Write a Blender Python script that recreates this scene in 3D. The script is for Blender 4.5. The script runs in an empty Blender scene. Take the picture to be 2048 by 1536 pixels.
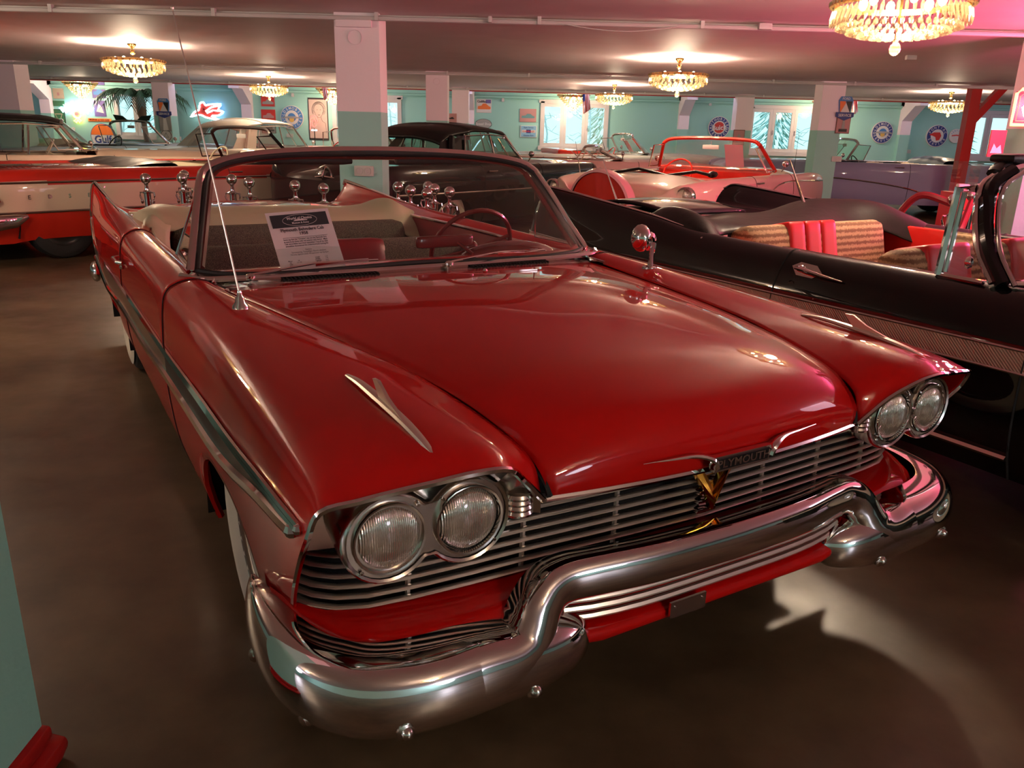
import bpy, math, random
import numpy as np
from mathutils import Matrix, Vector
random.seed(4)
sc = bpy.context.scene
COL = sc.collection
R = math.radians
# ------------------------------------------------------------------ camera
cam_d = bpy.data.cameras.new('camera'); cam = bpy.data.objects.new('camera', cam_d); COL.objects.link(cam)
cam_d.sensor_width = 36.0; cam_d.lens = 1600.0/2048*36; cam_d.clip_start = .05; cam_d.clip_end = 200
_p, _r = R(17.619), R(-1.4575)
_f = Vector((0, math.cos(_p), -math.sin(_p))); _rt = Vector((1, 0, 0)); _d = _f.cross(_rt)
_r2 = _rt*math.cos(_r)+_d*math.sin(_r); _d2 = -_rt*math.sin(_r)+_d*math.cos(_r)
cam.matrix_world = Matrix(((_r2.x, -_d2.x, -_f.x, 0), (_r2.y, -_d2.y, -_f.y, 0), (_r2.z, -_d2.z, -_f.z, 1.3826), (0, 0, 0, 1)))
sc.camera = cam
# ------------------------------------------------------------------ world, exposure
w = bpy.data.worlds.new('sky'); sc.world = w; w.use_nodes = True
_nt = w.node_tree; _nt.nodes.clear()
_o = _nt.nodes.new('ShaderNodeOutputWorld'); _b = _nt.nodes.new('ShaderNodeBackground')
_tc = _nt.nodes.new('ShaderNodeTexCoord'); _sp = _nt.nodes.new('ShaderNodeSeparateXYZ'); _cr = _nt.nodes.new('ShaderNodeValToRGB')
_nt.links.new(_tc.outputs['Generated'], _sp.inputs[0]); _nt.links.new(_sp.outputs['Z'], _cr.inputs[0])
_cr.color_ramp.elements[0].position = 0.0; _cr.color_ramp.elements[0].color = (.50, .80, .84, 1)
_cr.color_ramp.elements[1].position = .8; _cr.color_ramp.elements[1].color = (.38, .62, .85, 1)
_nt.links.new(_cr.outputs[0], _b.inputs[0]); _b.inputs[1].default_value = 1.3
_nt.links.new(_b.outputs[0], _o.inputs[0])
sc.view_settings.view_transform = 'Standard'; sc.view_settings.look = 'None'
sc.view_settings.gamma = 1; sc.view_settings.exposure = 0.60; sc.view_settings.use_curve_mapping = False
try:
    sc.cycles.use_denoising = True; sc.cycles.max_bounces = 8; sc.cycles.transparent_max_bounces = 24
    sc.cycles.sample_clamp_indirect = 6.0; sc.cycles.caustics_reflective = False; sc.cycles.caustics_refractive = False
    sc.cycles.blur_glossy = .05
except Exception:
    pass
WARM = (1.0, .78, .56)
def lamp(name, loc, e, color=WARM, r=.12, typ='POINT', rot=None, size=None, label=None):
    l = bpy.data.lights.new(name, typ); l.energy = e; l.color = color
    if typ == 'POINT': l.shadow_soft_size = r
    if typ == 'AREA':
        l.shape = 'RECTANGLE'; l.size, l.size_y = size
    o = bpy.data.objects.new(name, l); o.location = loc
    if rot: o.rotation_euler = rot
    COL.objects.link(o); return o
CEIL = 2.28
def at(u, v, Y):
    # the point of the vertical plane Y metres into the hall that the photograph shows at (u, v)
    d = cam.matrix_world.to_3x3() @ Vector(((u-1024)/1600, -(v-768)/1600, -1)); t = Y/d.y
    return Vector((d.x*t, Y, 1.3826+d.z*t))
BASKETS = [(2.05, 4.75), (-4.5, 4.75), (1.98, 10.7), (-4.78, 10.6), (1.86, 16.7), (-4.95, 16.8), (8.25, 16.3), (2.1, -1.4), (-4.5, -1.4), (8.3, 4.7), (8.3, 10.6)]
CONES = [(-10.7, 20.7), (-4.55, 20.7), (1.32, 20.7), (7.55, 20.7)]
for _x, _y in BASKETS: lamp('chandelier_light', (_x, _y, 1.98), 105 if _y < 6 else 90, r=.07)
for _x, _y in CONES: lamp('chandelier_light', (_x, _y, 2.0), 60, r=.07)
# red and pink neon burning past the right edge of the photograph, by the near pillar
lamp('neon_and_fill_glow', (4.75, 5.7, 1.60), 260, (1.0, .10, .26), r=.2)
lamp('neon_and_fill_glow', (7.0, 2.8, 1.9), 90, (1.0, .66, .80), r=.8)  # neon glow from the right, doubling as added soft fill
lamp('neon_and_fill_glow', (-8.5, -2.5, 1.8), 150, (.90, .86, 1.0), r=.5)  # added pale fill behind the camera on the left, no neon there
lamp('neon_and_fill_glow', (5.5, -4.6, 1.8), 110, (.92, .86, 1.0), r=.5)  # second added fill lamp, unseen behind the camera on the right

# ------------------------------------------------------------------ materials
def mat(name, col, rough=.5, metal=0.0, coat=0.0, emit=None, es=0.0, trans=0.0, ior=1.45, alpha=1.0, spec=.5, noise=None, bump=None, sheen=0):
    m = bpy.data.materials.new(name); m.use_nodes = True; nt = m.node_tree; b = nt.nodes['Principled BSDF']
    b.inputs['Base Color'].default_value = (*col, 1); b.inputs['Roughness'].default_value = rough; b.inputs['Metallic'].default_value = metal
    b.inputs['Coat Weight'].default_value = coat; b.inputs['Coat Roughness'].default_value = .02
    b.inputs['Transmission Weight'].default_value = trans; b.inputs['IOR'].default_value = ior; b.inputs['Alpha'].default_value = alpha
    b.inputs['Specular IOR Level'].default_value = spec
    if emit: b.inputs['Emission Color'].default_value = (*emit, 1); b.inputs['Emission Strength'].default_value = es
    if noise or bump:
        tc = nt.nodes.new('ShaderNodeTexCoord')
    if noise:      # (scale, colour2, contrast lo, hi)
        n = nt.nodes.new('ShaderNodeTexNoise'); n.inputs['Scale'].default_value = noise[0]; n.inputs['Detail'].default_value = 6
        cr = nt.nodes.new('ShaderNodeValToRGB'); cr.color_ramp.elements[0].position = noise[2]; cr.color_ramp.elements[1].position = noise[3]
        cr.color_ramp.elements[0].color = (*col, 1); cr.color_ramp.elements[1].color = (*noise[1], 1)
        nt.links.new(tc.outputs['Object'], n.inputs['Vector']); nt.links.new(n.outputs['Fac'], cr.inputs[0]); nt.links.new(cr.outputs[0], b.inputs['Base Color'])
    if bump:       # (scale, strength)
        n2 = nt.nodes.new('ShaderNodeTexNoise'); n2.inputs['Scale'].default_value = bump[0]; n2.inputs['Detail'].default_value = 4
        bp = nt.nodes.new('ShaderNodeBump'); bp.inputs['Strength'].default_value = bump[1]; bp.inputs['Distance'].default_value = .01
        nt.links.new(tc.outputs['Object'], n2.inputs['Vector']); nt.links.new(n2.outputs['Fac'], bp.inputs['Height']); nt.links.new(bp.outputs[0], b.inputs['Normal'])
    return m
def thin_glass(name, tint=(1, 1, 1), gl=.07):
    m = bpy.data.materials.new(name); m.use_nodes = True; nt = m.node_tree; nt.nodes.clear()
    o = nt.nodes.new('ShaderNodeOutputMaterial'); mx = nt.nodes.new('ShaderNodeMixShader'); t = nt.nodes.new('ShaderNodeBsdfTransparent'); g = nt.nodes.new('ShaderNodeBsdfGlossy')
    ge = nt.nodes.new('ShaderNodeNewGeometry'); dt = nt.nodes.new('ShaderNodeVectorMath'); dt.operation = 'DOT_PRODUCT'
    nt.links.new(ge.outputs['Incoming'], dt.inputs[0]); nt.links.new(ge.outputs['Normal'], dt.inputs[1])
    def mt(op, x, y=None):
        n = nt.nodes.new('ShaderNodeMath'); n.operation = op
        for i, q in enumerate((x, y)):
            if q is None: continue
            if isinstance(q, (int, float)): n.inputs[i].default_value = q
            else: nt.links.new(q, n.inputs[i])
        return n.outputs[0]
    f5 = mt('POWER', mt('SUBTRACT', 1.0, mt('ABSOLUTE', dt.outputs['Value'])), 5.0); fac = mt('ADD', mt('MULTIPLY', f5, .92), gl)
    t.inputs[0].default_value = (*tint, 1); g.inputs['Roughness'].default_value = .01; g.inputs[0].default_value = (1, 1, 1, 1)
    nt.links.new(fac, mx.inputs[0]); nt.links.new(t.outputs[0], mx.inputs[1]); nt.links.new(g.outputs[0], mx.inputs[2]); nt.links.new(mx.outputs[0], o.inputs[0])
    return m
def neon(name, col, s): return mat(name, col, emit=col, es=s)
M = {}
M['red'] = mat('red_paint', (.50, .004, .003), .5, coat=.85, spec=.04)
M['black'] = mat('black_paint', (.0025, .0025, .003), .4, coat=.9, spec=.06)
M['black2'] = mat('black_satin', (.008, .0075, .007), .42, coat=.25, spec=.3)
M['chrome'] = mat('chrome', (.80, .78, .75), .05, 1)
M['chrome2'] = mat('brushed_chrome', (.66, .62, .56), .20, 1)
M['bar'] = mat('stamped_grille_bar', (.86, .78, .70), .36, .9)
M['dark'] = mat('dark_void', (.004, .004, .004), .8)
M['rubber'] = mat('tire_rubber', (.012, .012, .012), .6)
M['white_rubber'] = mat('whitewall_rubber', (.62, .56, .44), .45)
M['glass'] = thin_glass('glass', (.93, .97, .95))
M['tint'] = thin_glass('tinted_glass', (.62, .78, .72))
def lens():
    m = mat('ribbed_lamp_lens', (.80, .72, .62), .14, .8, coat=1.0); nt = m.node_tree; b = nt.nodes['Principled BSDF']
    tc = nt.nodes.new('ShaderNodeTexCoord'); wv = nt.nodes.new('ShaderNodeTexWave'); wv.wave_type = 'BANDS'; wv.bands_direction = 'Y'; wv.inputs['Scale'].default_value = 75; wv.inputs['Distortion'].default_value = 1.0
    n = nt.nodes.new('ShaderNodeTexNoise'); n.inputs['Scale'].default_value = 30; ad = nt.nodes.new('ShaderNodeMath'); ad.operation = 'ADD'
    bp = nt.nodes.new('ShaderNodeBump'); bp.inputs['Strength'].default_value = .55; bp.inputs['Distance'].default_value = .004
    nt.links.new(tc.outputs['Object'], wv.inputs['Vector']); nt.links.new(tc.outputs['Object'], n.inputs['Vector']); nt.links.new(wv.outputs['Fac'], ad.inputs[0]); nt.links.new(n.outputs['Fac'], ad.inputs[1])
    nt.links.new(ad.outputs[0], bp.inputs['Height']); nt.links.new(bp.outputs[0], b.inputs['Normal']); return m
M['lens'] = lens()
M['gold'] = mat('gold', (.95, .55, .10), .18, 1)
M['gold2'] = mat('gold_anodised', (.34, .25, .19), .45, .6)
M['ivory'] = mat('ivory_vinyl', (.50, .45, .30), .42, bump=(14, .25))
M['blackvinyl'] = mat('black_vinyl', (.008, .0065, .006), .42, bump=(12, .3), spec=.35)
M['tweed'] = mat('grey_tweed', (.016, .016, .012), .9, noise=(300, (.20, .18, .135), .42, .66))
def tweedbands():
    m = mat('banded_tan_tweed', (.42, .27, .15), .85); nt = m.node_tree; b = nt.nodes['Principled BSDF']; tc = nt.nodes.new('ShaderNodeTexCoord')
    wv = nt.nodes.new('ShaderNodeTexWave'); wv.bands_direction = 'Z'; wv.inputs['Scale'].default_value = 9; wv.inputs['Distortion'].default_value = 2; wv.inputs['Detail'].default_value = 3; wv.inputs['Detail Scale'].default_value = 8
    n = nt.nodes.new('ShaderNodeTexNoise'); n.inputs['Scale'].default_value = 150; mx = nt.nodes.new('ShaderNodeMath'); mx.operation = 'MULTIPLY'; cr = nt.nodes.new('ShaderNodeValToRGB')
    cr.color_ramp.elements[0].position = .08; cr.color_ramp.elements[1].position = .42; cr.color_ramp.elements[0].color = (.16, .085, .04, 1); cr.color_ramp.elements[1].color = (.46, .31, .17, 1)
    for q in (wv, n): nt.links.new(tc.outputs['Object'], q.inputs['Vector'])
    nt.links.new(wv.outputs['Fac'], mx.inputs[0]); nt.links.new(n.outputs['Fac'], mx.inputs[1]); nt.links.new(mx.outputs[0], cr.inputs[0]); nt.links.new(cr.outputs[0], b.inputs['Base Color']); return m
M['tan'] = tweedbands()
M['redvinyl'] = mat('red_vinyl', (.55, .012, .008), .4)
M['crimson'] = mat('crimson_vinyl', (.16, .006, .010), .35, spec=.5)
M['orange'] = mat('orange_red_paint', (.60, .022, .009), .4, coat=1, spec=.3)
M['pink'] = mat('pink_paint', (.72, .36, .36), .5, coat=.6, spec=.25)
M['cream'] = mat('cream_paint', (.74, .56, .42), .5, coat=.6, spec=.25)
M['white'] = mat('white_paint', (.62, .58, .50), .5, coat=.6, spec=.25)
M['silver'] = mat('silver_paint', (.50, .52, .50), .5, coat=.6, spec=.25)
M['lav'] = mat('lavender_paint', (.27, .27, .40), .5, coat=.6, spec=.25)
M['blue'] = mat('pale_blue_paint', (.42, .60, .72), .5, coat=.6, spec=.25)
M['mintp'] = mat('mint_wall_paint', (.33, .64, .57), .6, bump=(40, .15))
M['pinkp'] = mat('pink_white_wall_paint', (.93, .79, .84), .6, bump=(40, .15))
M['redtrim'] = mat('red_gloss_trim', (.42, .012, .012), .3)
M['brownceil'] = mat('ceiling_paint', (.84, .71, .74), .6, spec=.12, noise=(3, (.80, .675, .70), .3, .7))
M['whitemetal'] = mat('white_enamel', (.60, .56, .55), .4)
M['paper'] = mat('paper', (.72, .60, .60), .7)
M['ink'] = mat('black_ink', (.02, .018, .022), .7)
M['plastic'] = mat('white_plastic', (.62, .60, .56), .4)
M['brass'] = mat('brass', (.85, .58, .22), .15, 1)
M['wood'] = mat('palm_bark', (.20, .12, .07), .9, bump=(20, .8))
M['leaf'] = mat('palm_leaf', (.035, .085, .03), .5)
M['blackblue'] = mat('navy_vinyl', (.02, .03, .05), .4)
M['wheel_red'] = mat('maroon_plastic', (.15, .012, .010), .25, coat=.8)
# crystal: clear glass drop that sparkles
def crystal():
    m = bpy.data.materials.new('crystal'); m.use_nodes = True; nt = m.node_tree; nt.nodes.clear()
    o = nt.nodes.new('ShaderNodeOutputMaterial'); a = nt.nodes.new('ShaderNodeMixShader'); b = nt.nodes.new('ShaderNodeMixShader')
    tl = nt.nodes.new('ShaderNodeBsdfTranslucent'); g = nt.nodes.new('ShaderNodeBsdfGlossy'); t = nt.nodes.new('ShaderNodeBsdfTransparent')
    tl.inputs[0].default_value = (.36, .28, .16, 1); g.inputs[0].default_value = (1, .95, .85, 1); g.inputs['Roughness'].default_value = .05; t.inputs[0].default_value = (1, .95, .85, 1)
    a.inputs[0].default_value = .40; b.inputs[0].default_value = .50
    nt.links.new(tl.outputs[0], a.inputs[1]); nt.links.new(g.outputs[0], a.inputs[2]); nt.links.new(t.outputs[0], b.inputs[1]); nt.links.new(a.outputs[0], b.inputs[2]); nt.links.new(b.outputs[0], o.inputs[0])
    return m
M['crystal'] = crystal()
M['bulb'] = neon('warm_bulb', (1.0, .74, .40), 22)
def flr():
    m = mat('polished_concrete', (.12, .075, .045), .33, spec=.5); nt = m.node_tree; b = nt.nodes['Principled BSDF']
    tc = nt.nodes.new('ShaderNodeTexCoord'); n = nt.nodes.new('ShaderNodeTexNoise'); n.inputs['Scale'].default_value = 1.3; n.inputs['Detail'].default_value = 9; n.inputs['Roughness'].default_value = .62
    cr = nt.nodes.new('ShaderNodeValToRGB'); e = cr.color_ramp.elements; e[0].position = .36; e[1].position = .68; e[0].color = (.050, .032, .018, 1); e[1].color = (.150, .102, .060, 1)
    nt.links.new(tc.outputs['Object'], n.inputs['Vector']); nt.links.new(n.outputs['Fac'], cr.inputs[0]); nt.links.new(cr.outputs[0], b.inputs['Base Color'])
    n2 = nt.nodes.new('ShaderNodeTexNoise'); n2.inputs['Scale'].default_value = 6; n2.inputs['Detail'].default_value = 6
    mr = nt.nodes.new('ShaderNodeMapRange'); mr.inputs[3].default_value = .22; mr.inputs[4].default_value = .50
    nt.links.new(tc.outputs['Object'], n2.inputs['Vector']); nt.links.new(n2.outputs['Fac'], mr.inputs[0]); nt.links.new(mr.outputs[0], b.inputs['Roughness'])
    return m
M['floor'] = flr()
def goldmesh():
    m = mat('pleated_gold_trim', (.52, .40, .34), .42, .35); nt = m.node_tree; b = nt.nodes['Principled BSDF']
    tc = nt.nodes.new('ShaderNodeTexCoord'); wv = nt.nodes.new('ShaderNodeTexWave'); wv.inputs['Scale'].default_value = 48; wv.wave_type = 'BANDS'; wv.bands_direction = 'DIAGONAL'
    bp = nt.nodes.new('ShaderNodeBump'); bp.inputs['Strength'].default_value = .5; bp.inputs['Distance'].default_value = .004
    nt.links.new(tc.outputs['Object'], wv.inputs['Vector']); nt.links.new(wv.outputs['Fac'], bp.inputs['Height']); nt.links.new(bp.outputs[0], b.inputs['Normal']); return m
M['goldmesh'] = goldmesh()

# ------------------------------------------------------------------ mesh helpers
class MB:
    def __init__(s): s.v = []; s.f = []; s.m = []
    def add(s, V, F, mi=0):
        b = len(s.v); s.v.extend([tuple(map(float, p)) for p in V]); s.f.extend([tuple(b+i for i in f) for f in F]); s.m.extend([mi]*len(F)); return s
    def box(s, c, d, mi=0, rot=None):
        V = []
        for sx in (-1, 1):
            for sy in (-1, 1):
                for sz in (-1, 1):
                    p = Vector((sx*d[0]/2, sy*d[1]/2, sz*d[2]/2))
                    if rot is not None: p = rot @ p
                    V.append((p.x+c[0], p.y+c[1], p.z+c[2]))
        return s.add(V, [(0, 1, 3, 2), (4, 6, 7, 5), (0, 4, 5, 1), (2, 3, 7, 6), (0, 2, 6, 4), (1, 5, 7, 3)], mi)
    def rbox(s, c, d, r=.04, mi=0, rot=None, n=6, puff=0.0):
        # rounded (cushion) box
        r = min(r, min(d)/2.001); t = []
        for k in range(n+1):
            a = k/n; t.append(a)
        idx = {}; V = []; F = []
        def vert(i, j, k):
            key = (i, j, k)
            if key in idx: return idx[key]
            q = []
            for a, L in zip(key, d):
                u = a/n
                h = L/2
                x = (u*2-1)
                # cluster samples near the ends
                x = math.copysign(1-(1-abs(x))**1.6, x) if x else 0
                q.append(x*h)
            core = [max(-(L/2-r), min(L/2-r, x)) for x, L in zip(q, d)]
            dv = Vector([a-b for a, b in zip(q, core)])
            if dv.length > 1e-9: dv = dv.normalized()*r
            p = Vector(core)+dv
            if puff:
                u, v2 = p.x/(d[0]/2), p.y/(d[1]/2)
                p.z += puff*(1-u*u)*(1-v2*v2)*(1 if p.z > 0 else 0)
            if rot is not None: p = rot @ p
            V.append((p.x+c[0], p.y+c[1], p.z+c[2])); idx[key] = len(V)-1; return idx[key]
        for a in range(n):
            for b in range(n):
                F.append((vert(a, b, n), vert(a+1, b, n), vert(a+1, b+1, n), vert(a, b+1, n)))
                F.append((vert(a, b, 0), vert(a, b+1, 0), vert(a+1, b+1, 0), vert(a+1, b, 0)))
                F.append((vert(a, 0, b), vert(a+1, 0, b), vert(a+1, 0, b+1), vert(a, 0, b+1)))
                F.append((vert(a, n, b), vert(a, n, b+1), vert(a+1, n, b+1), vert(a+1, n, b)))
                F.append((vert(0, a, b), vert(0, a, b+1), vert(0, a+1, b+1), vert(0, a+1, b)))
                F.append((vert(n, a, b), vert(n, a+1, b), vert(n, a+1, b+1), vert(n, a, b+1)))
        return s.add(V, F, mi)
    def grid(s, P, mi=0, closed_u=False, closed_v=False, mask=None, flip=False):
        P = np.asarray(P, float); n, m = P.shape[:2]; F = []
        for i in range(n if closed_u else n-1):
            for j in range(m if closed_v else m-1):
                if mask is not None and not mask[i][j]: continue
                a, b, c, d = i*m+j, ((i+1) % n)*m+j, ((i+1) % n)*m+(j+1) % m, i*m+(j+1) % m
                F.append((a, d, c, b) if flip else (a, b, c, d))
        used = sorted({k for f in F for k in f}); mp = {k: i for i, k in enumerate(used)}
        V = P.reshape(-1, 3)[used]
        return s.add(V, [tuple(mp[k] for k in f) for f in F], mi)
    def tube(s, pts, r, n=8, closed=False, mi=0, caps=True, flat=None, up=(0, 0, 1)):
        pts = [Vector(p) for p in pts]; N = len(pts); rings = []; up = Vector(up)
        for i, p in enumerate(pts):
            a = pts[(i-1) % N] if (closed or i > 0) else p; b = pts[(i+1) % N] if (closed or i < N-1) else p
            t = (b-a).normalized(); u = up if abs(t.dot(up)) < .97 else Vector((1, 0, 0)) if abs(t.x) < .9 else Vector((0, 1, 0))
            sd = t.cross(u).normalized(); u2 = sd.cross(t).normalized(); rr = r[i] if isinstance(r, (list, tuple)) else r
            fl = flat if flat else 1.0
            rings.append([p+sd*math.cos(2*math.pi*k/n)*rr+u2*math.sin(2*math.pi*k/n)*rr*fl for k in range(n)])
        b0 = len(s.v)
        s.grid([[tuple(v) for v in rg] for rg in rings], mi, closed_u=closed, closed_v=True)
        if caps and not closed:
            s.f.append(tuple(b0+k for k in range(n))); s.m.append(mi)
            s.f.append(tuple(b0+(N-1)*n+k for k in reversed(range(n)))); s.m.append(mi)
        return s
    def lathe(s, prof, n=24, c=(0, 0, 0), axis='Z', mi=0, a0=0, a1=2*math.pi):
        full = abs(a1-a0-2*math.pi) < 1e-6; rows = []
        for k in range(n if full else n+1):
            a = a0+(a1-a0)*k/n; row = []
            for r, z in prof:
                x, y = r*math.cos(a), r*math.sin(a)
                p = (x, y, z) if axis == 'Z' else ((z, x, y) if axis == 'X' else (x, z, y))
                row.append((p[0]+c[0], p[1]+c[1], p[2]+c[2]))
            rows.append(row)
        return s.grid(rows, mi, closed_u=full)
    def ball(s, c, r, n=12, sc=(1, 1, 1), mi=0):
        rows = []
        for i in range(n//2+1):
            t = math.pi*i/(n//2)
            rows.append([(c[0]+r*sc[0]*math.sin(t)*math.cos(2*math.pi*k/n), c[1]+r*sc[1]*math.sin(t)*math.sin(2*math.pi*k/n), c[2]+r*sc[2]*math.cos(t)) for k in range(n)])
        return s.grid(rows, mi, closed_v=True, flip=True)
    def prism(s, poly, th, fr=None, mi=0):
        # polygon in local xy, extruded th along local z (centred); fr: function (x,y,z)->world
        n = len(poly); V = [(x, y, -th/2) for x, y in poly]+[(x, y, th/2) for x, y in poly]
        if fr: V = [fr(*p) for p in V]
        F = [tuple(reversed(range(n))), tuple(range(n, 2*n))]+[(i, (i+1) % n, n+(i+1) % n, n+i) for i in range(n)]
        return s.add(V, F, mi)
def link(name, me, parent=None, loc=None):
    o = bpy.data.objects.new(name, me); COL.objects.link(o)
    if parent is not None: o.parent = parent
    if loc: o.location = loc
    return o
def obj(name, mb, mats, parent=None, smooth=True, loc=None, ang=40):
    me = bpy.data.meshes.new(name); me.from_pydata(mb.v, [], mb.f)
    for m in (mats if isinstance(mats, (list, tuple)) else [mats]): me.materials.append(M[m] if isinstance(m, str) else m)
    me.polygons.foreach_set('material_index', mb.m)
    if smooth:
        me.polygons.foreach_set('use_smooth', [True]*len(me.polygons))
        try: me.set_sharp_from_angle(angle=R(ang))
        except Exception: pass
    me.update(); return link(name, me, parent, loc)
def tag(o, label=None, cat=None, group=None, kind=None):
    if label: o['label'] = label
    if cat: o['category'] = cat
    if group: o['group'] = group
    if kind: o['kind'] = kind
    return o
def thing(name, label, cat, loc=(0, 0, 0), rz=0, group=None):
    o = bpy.data.objects.new(name, None); o.empty_display_size = .1; COL.objects.link(o); o.location = loc; o.rotation_euler = (0, 0, rz)
    return tag(o, label, cat, group)
def copy_tree(o, parent=None, loc=None, rz=None):
    c = o.copy(); COL.objects.link(c)
    if parent is not None: c.parent = parent
    if loc: c.location = loc
    if rz is not None: c.rotation_euler = (0, 0, rz)
    for ch in list(o.children): copy_tree(ch, c)
    return c
def cr1(A, k):
    # Catmull-Rom along axis 0 of control array A, k samples per span
    A = np.asarray(A, float); n = len(A); out = []
    for i in range(n-1):
        p0 = A[i-1] if i > 0 else 2*A[0]-A[1]; p1 = A[i]; p2 = A[i+1]; p3 = A[i+2] if i+2 < n else 2*A[-1]-A[-2]
        for j in range(k):
            t = j/k; out.append(.5*((2*p1)+(-p0+p2)*t+(2*p0-5*p1+4*p2-p3)*t*t+(-p0+3*p1-3*p2+p3)*t**3))
    out.append(A[-1]); return np.array(out)
def crxy(P, ku, kv):
    A = cr1(P, ku); return np.swapaxes(cr1(np.swapaxes(A, 0, 1), kv), 0, 1)
def itp(x, xs, ys): return float(np.interp(x, xs, ys))
def smooth_path(pts, k=6): return [tuple(p) for p in cr1(pts, k)]
_tm = {}
def text_geo(s, size=1.0, bold=False):
    key = (s, bold)
    if key not in _tm:
        cu = bpy.data.curves.new('t', 'FONT'); cu.body = s; cu.size = 1; cu.align_x = 'CENTER'; cu.align_y = 'CENTER'; cu.resolution_u = 2
        if bold: cu.offset = .02
        o = bpy.data.objects.new('t', cu); COL.objects.link(o); dg = bpy.context.evaluated_depsgraph_get(); me = bpy.data.meshes.new_from_object(o.evaluated_get(dg))
        _tm[key] = ([tuple(v.co) for v in me.vertices], [tuple(p.vertices) for p in me.polygons])
        bpy.data.objects.remove(o); bpy.data.curves.remove(cu); bpy.data.meshes.remove(me)
    V, F = _tm[key]; return [(x*size, y*size) for x, y, z in V], F
def text_on(mb, s, size, fr, mi=0, at=(0, 0), rot=0.0, sx=1.0, z=.002, bold=False):
    V, F = text_geo(s, size, bold); c, q = math.cos(rot), math.sin(rot)
    mb.add([fr(at[0]+(x*sx*c-y*q), at[1]+(x*sx*q+y*c), z) for x, y in V], F, mi)
def arc_text(mb, s, size, rad, a_mid, span, fr, mi=0, top=True, z=.002, bold=True):
    n = len(s)
    for i, ch in enumerate(s):
        if ch == ' ': continue
        u = (i/(n-1)-.5) if n > 1 else 0
        a = a_mid-u*span if top else a_mid+u*span
        text_on(mb, ch, size, fr, mi, (rad*math.cos(a), rad*math.sin(a)), a-math.pi/2 if top else a+math.pi/2, z=z, bold=bold)
# ================================================================== the red convertible in front
HX, HY, HA = .087, 2.35, math.atan2(-.858856, .512217)
hero = thing('convertible_car', 'glossy red fifties convertible with twin headlamps and a chrome stepped bumper', 'car', (HX, HY, 0), HA)
def arch(x, xc, a, top, lo=.2):
    d = abs(x-xc)/a
    return lo+(top-lo)*(1-d**2.6)**.5 if d < 1 else lo
SEC = [
 # per station: x list (or scalar), y list, z list  (13 columns from hood gap to sill)
 ([.765, .795, .832, .836, .822, .803, .790, .772, .742, .66, .575, .54, .51], [.479, .547, .60, .67, .74, .80, .87, .93, .945, .945, .935, .92, .90], [.687, .757, .803, .812, .803, .792, .782, .768, .71, .60, .485, .40, .30]),
 ([.70, .71, .725, .725, .715, .70, .69, .68, .66, .57, .48, .45, .43], [.497, .555, .61, .672, .74, .80, .865, .922, .948, .952, .948, .935, .91], [.778, .808, .834, .842, .838, .828, .810, .782, .71, .60, .48, .38, .28]),
 (.35, [.562, .615, .67, .725, .78, .83, .882, .927, .951, .957, .955, .945, .92], [.837, .848, .856, .858, .854, .846, .830, .79, .71, .60, .48, .36, .24]),
 (-.05, [.645, .69, .74, .78, .82, .86, .90, .935, .953, .96, .957, .945, .915], [.849, .862, .869, .870, .866, .858, .843, .80, .71, .60, .48, .35, .21]),
 (-.45, [.715, .755, .795, .83, .86, .89, .92, .943, .957, .962, .957, .94, .905], [.853, .869, .877, .878, .873, .865, .849, .805, .71, .60, .47, .34, .20]),
 (-.85, [.78, .80, .83, .855, .88, .905, .93, .948, .958, .962, .957, .94, .90], [.853, .872, .881, .882, .878, .869, .852, .81, .71, .60, .47, .33, .20]),
 (-1.5, [.79, .805, .83, .855, .88, .905, .93, .948, .958, .962, .957, .94, .90], [.850, .868, .882, .886, .883, .873, .855, .81, .71, .60, .47, .33, .20]),
 (-2.2, [.79, .805, .83, .855, .88, .905, .93, .948, .958, .962, .957, .94, .90], [.852, .872, .888, .893, .890, .880, .86, .81, .71, .60, .47, .33, .20]),
 (-3.0, [.70, .76, .80, .84, .866, .89, .92, .945, .958, .962, .955, .94, .90], [.86, .868, .88, .897, .903, .895, .865, .81, .71, .60, .47, .33, .22]),
 (-3.6, [.66, .73, .79, .845, .876, .895, .918, .94, .955, .958, .95, .93, .89], [.84, .85, .867, .90, .932, .92, .868, .81, .71, .60, .47, .34, .24]),
 ([-4.22, -4.24, -4.27, -4.29, -4.31, -4.33, -4.36, -4.38, -4.40, -4.42, -4.42, -4.41, -4.40], [.62, .70, .78, .85, .885, .90, .915, .925, .93, .93, .925, .91, .88], [.79, .80, .825, .90, .965, .945, .86, .78, .70, .60, .50, .40, .30]),
]
def hero_side(sgn):
    P = np.array([[( (x[c] if isinstance(x, list) else x), y[c], z[c]) for c in range(13)] for x, y, z in SEC])
    G = crxy(P, 14, 4)
    c8 = 32
    for i in range(G.shape[0]):
        row = G[i]; xm = row[-1][0]
        zb = max(arch(xm, 0.0, .43, .53), arch(xm, -3.0, .42, .47))
        z8, zl = row[c8][2], row[-1][2]
        if zb > zl:
            zs = row[c8:, 2].copy(); nz = z8-(z8-zs)*(z8-zb)/(z8-zl)
            order = np.argsort(zs); ny = np.interp(nz, zs[order], row[c8:, 1][order])
            row[c8:, 2] = nz; row[c8:, 1] = ny
    G[:, :, 1] *= sgn
    return G
side_g = {}
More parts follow.
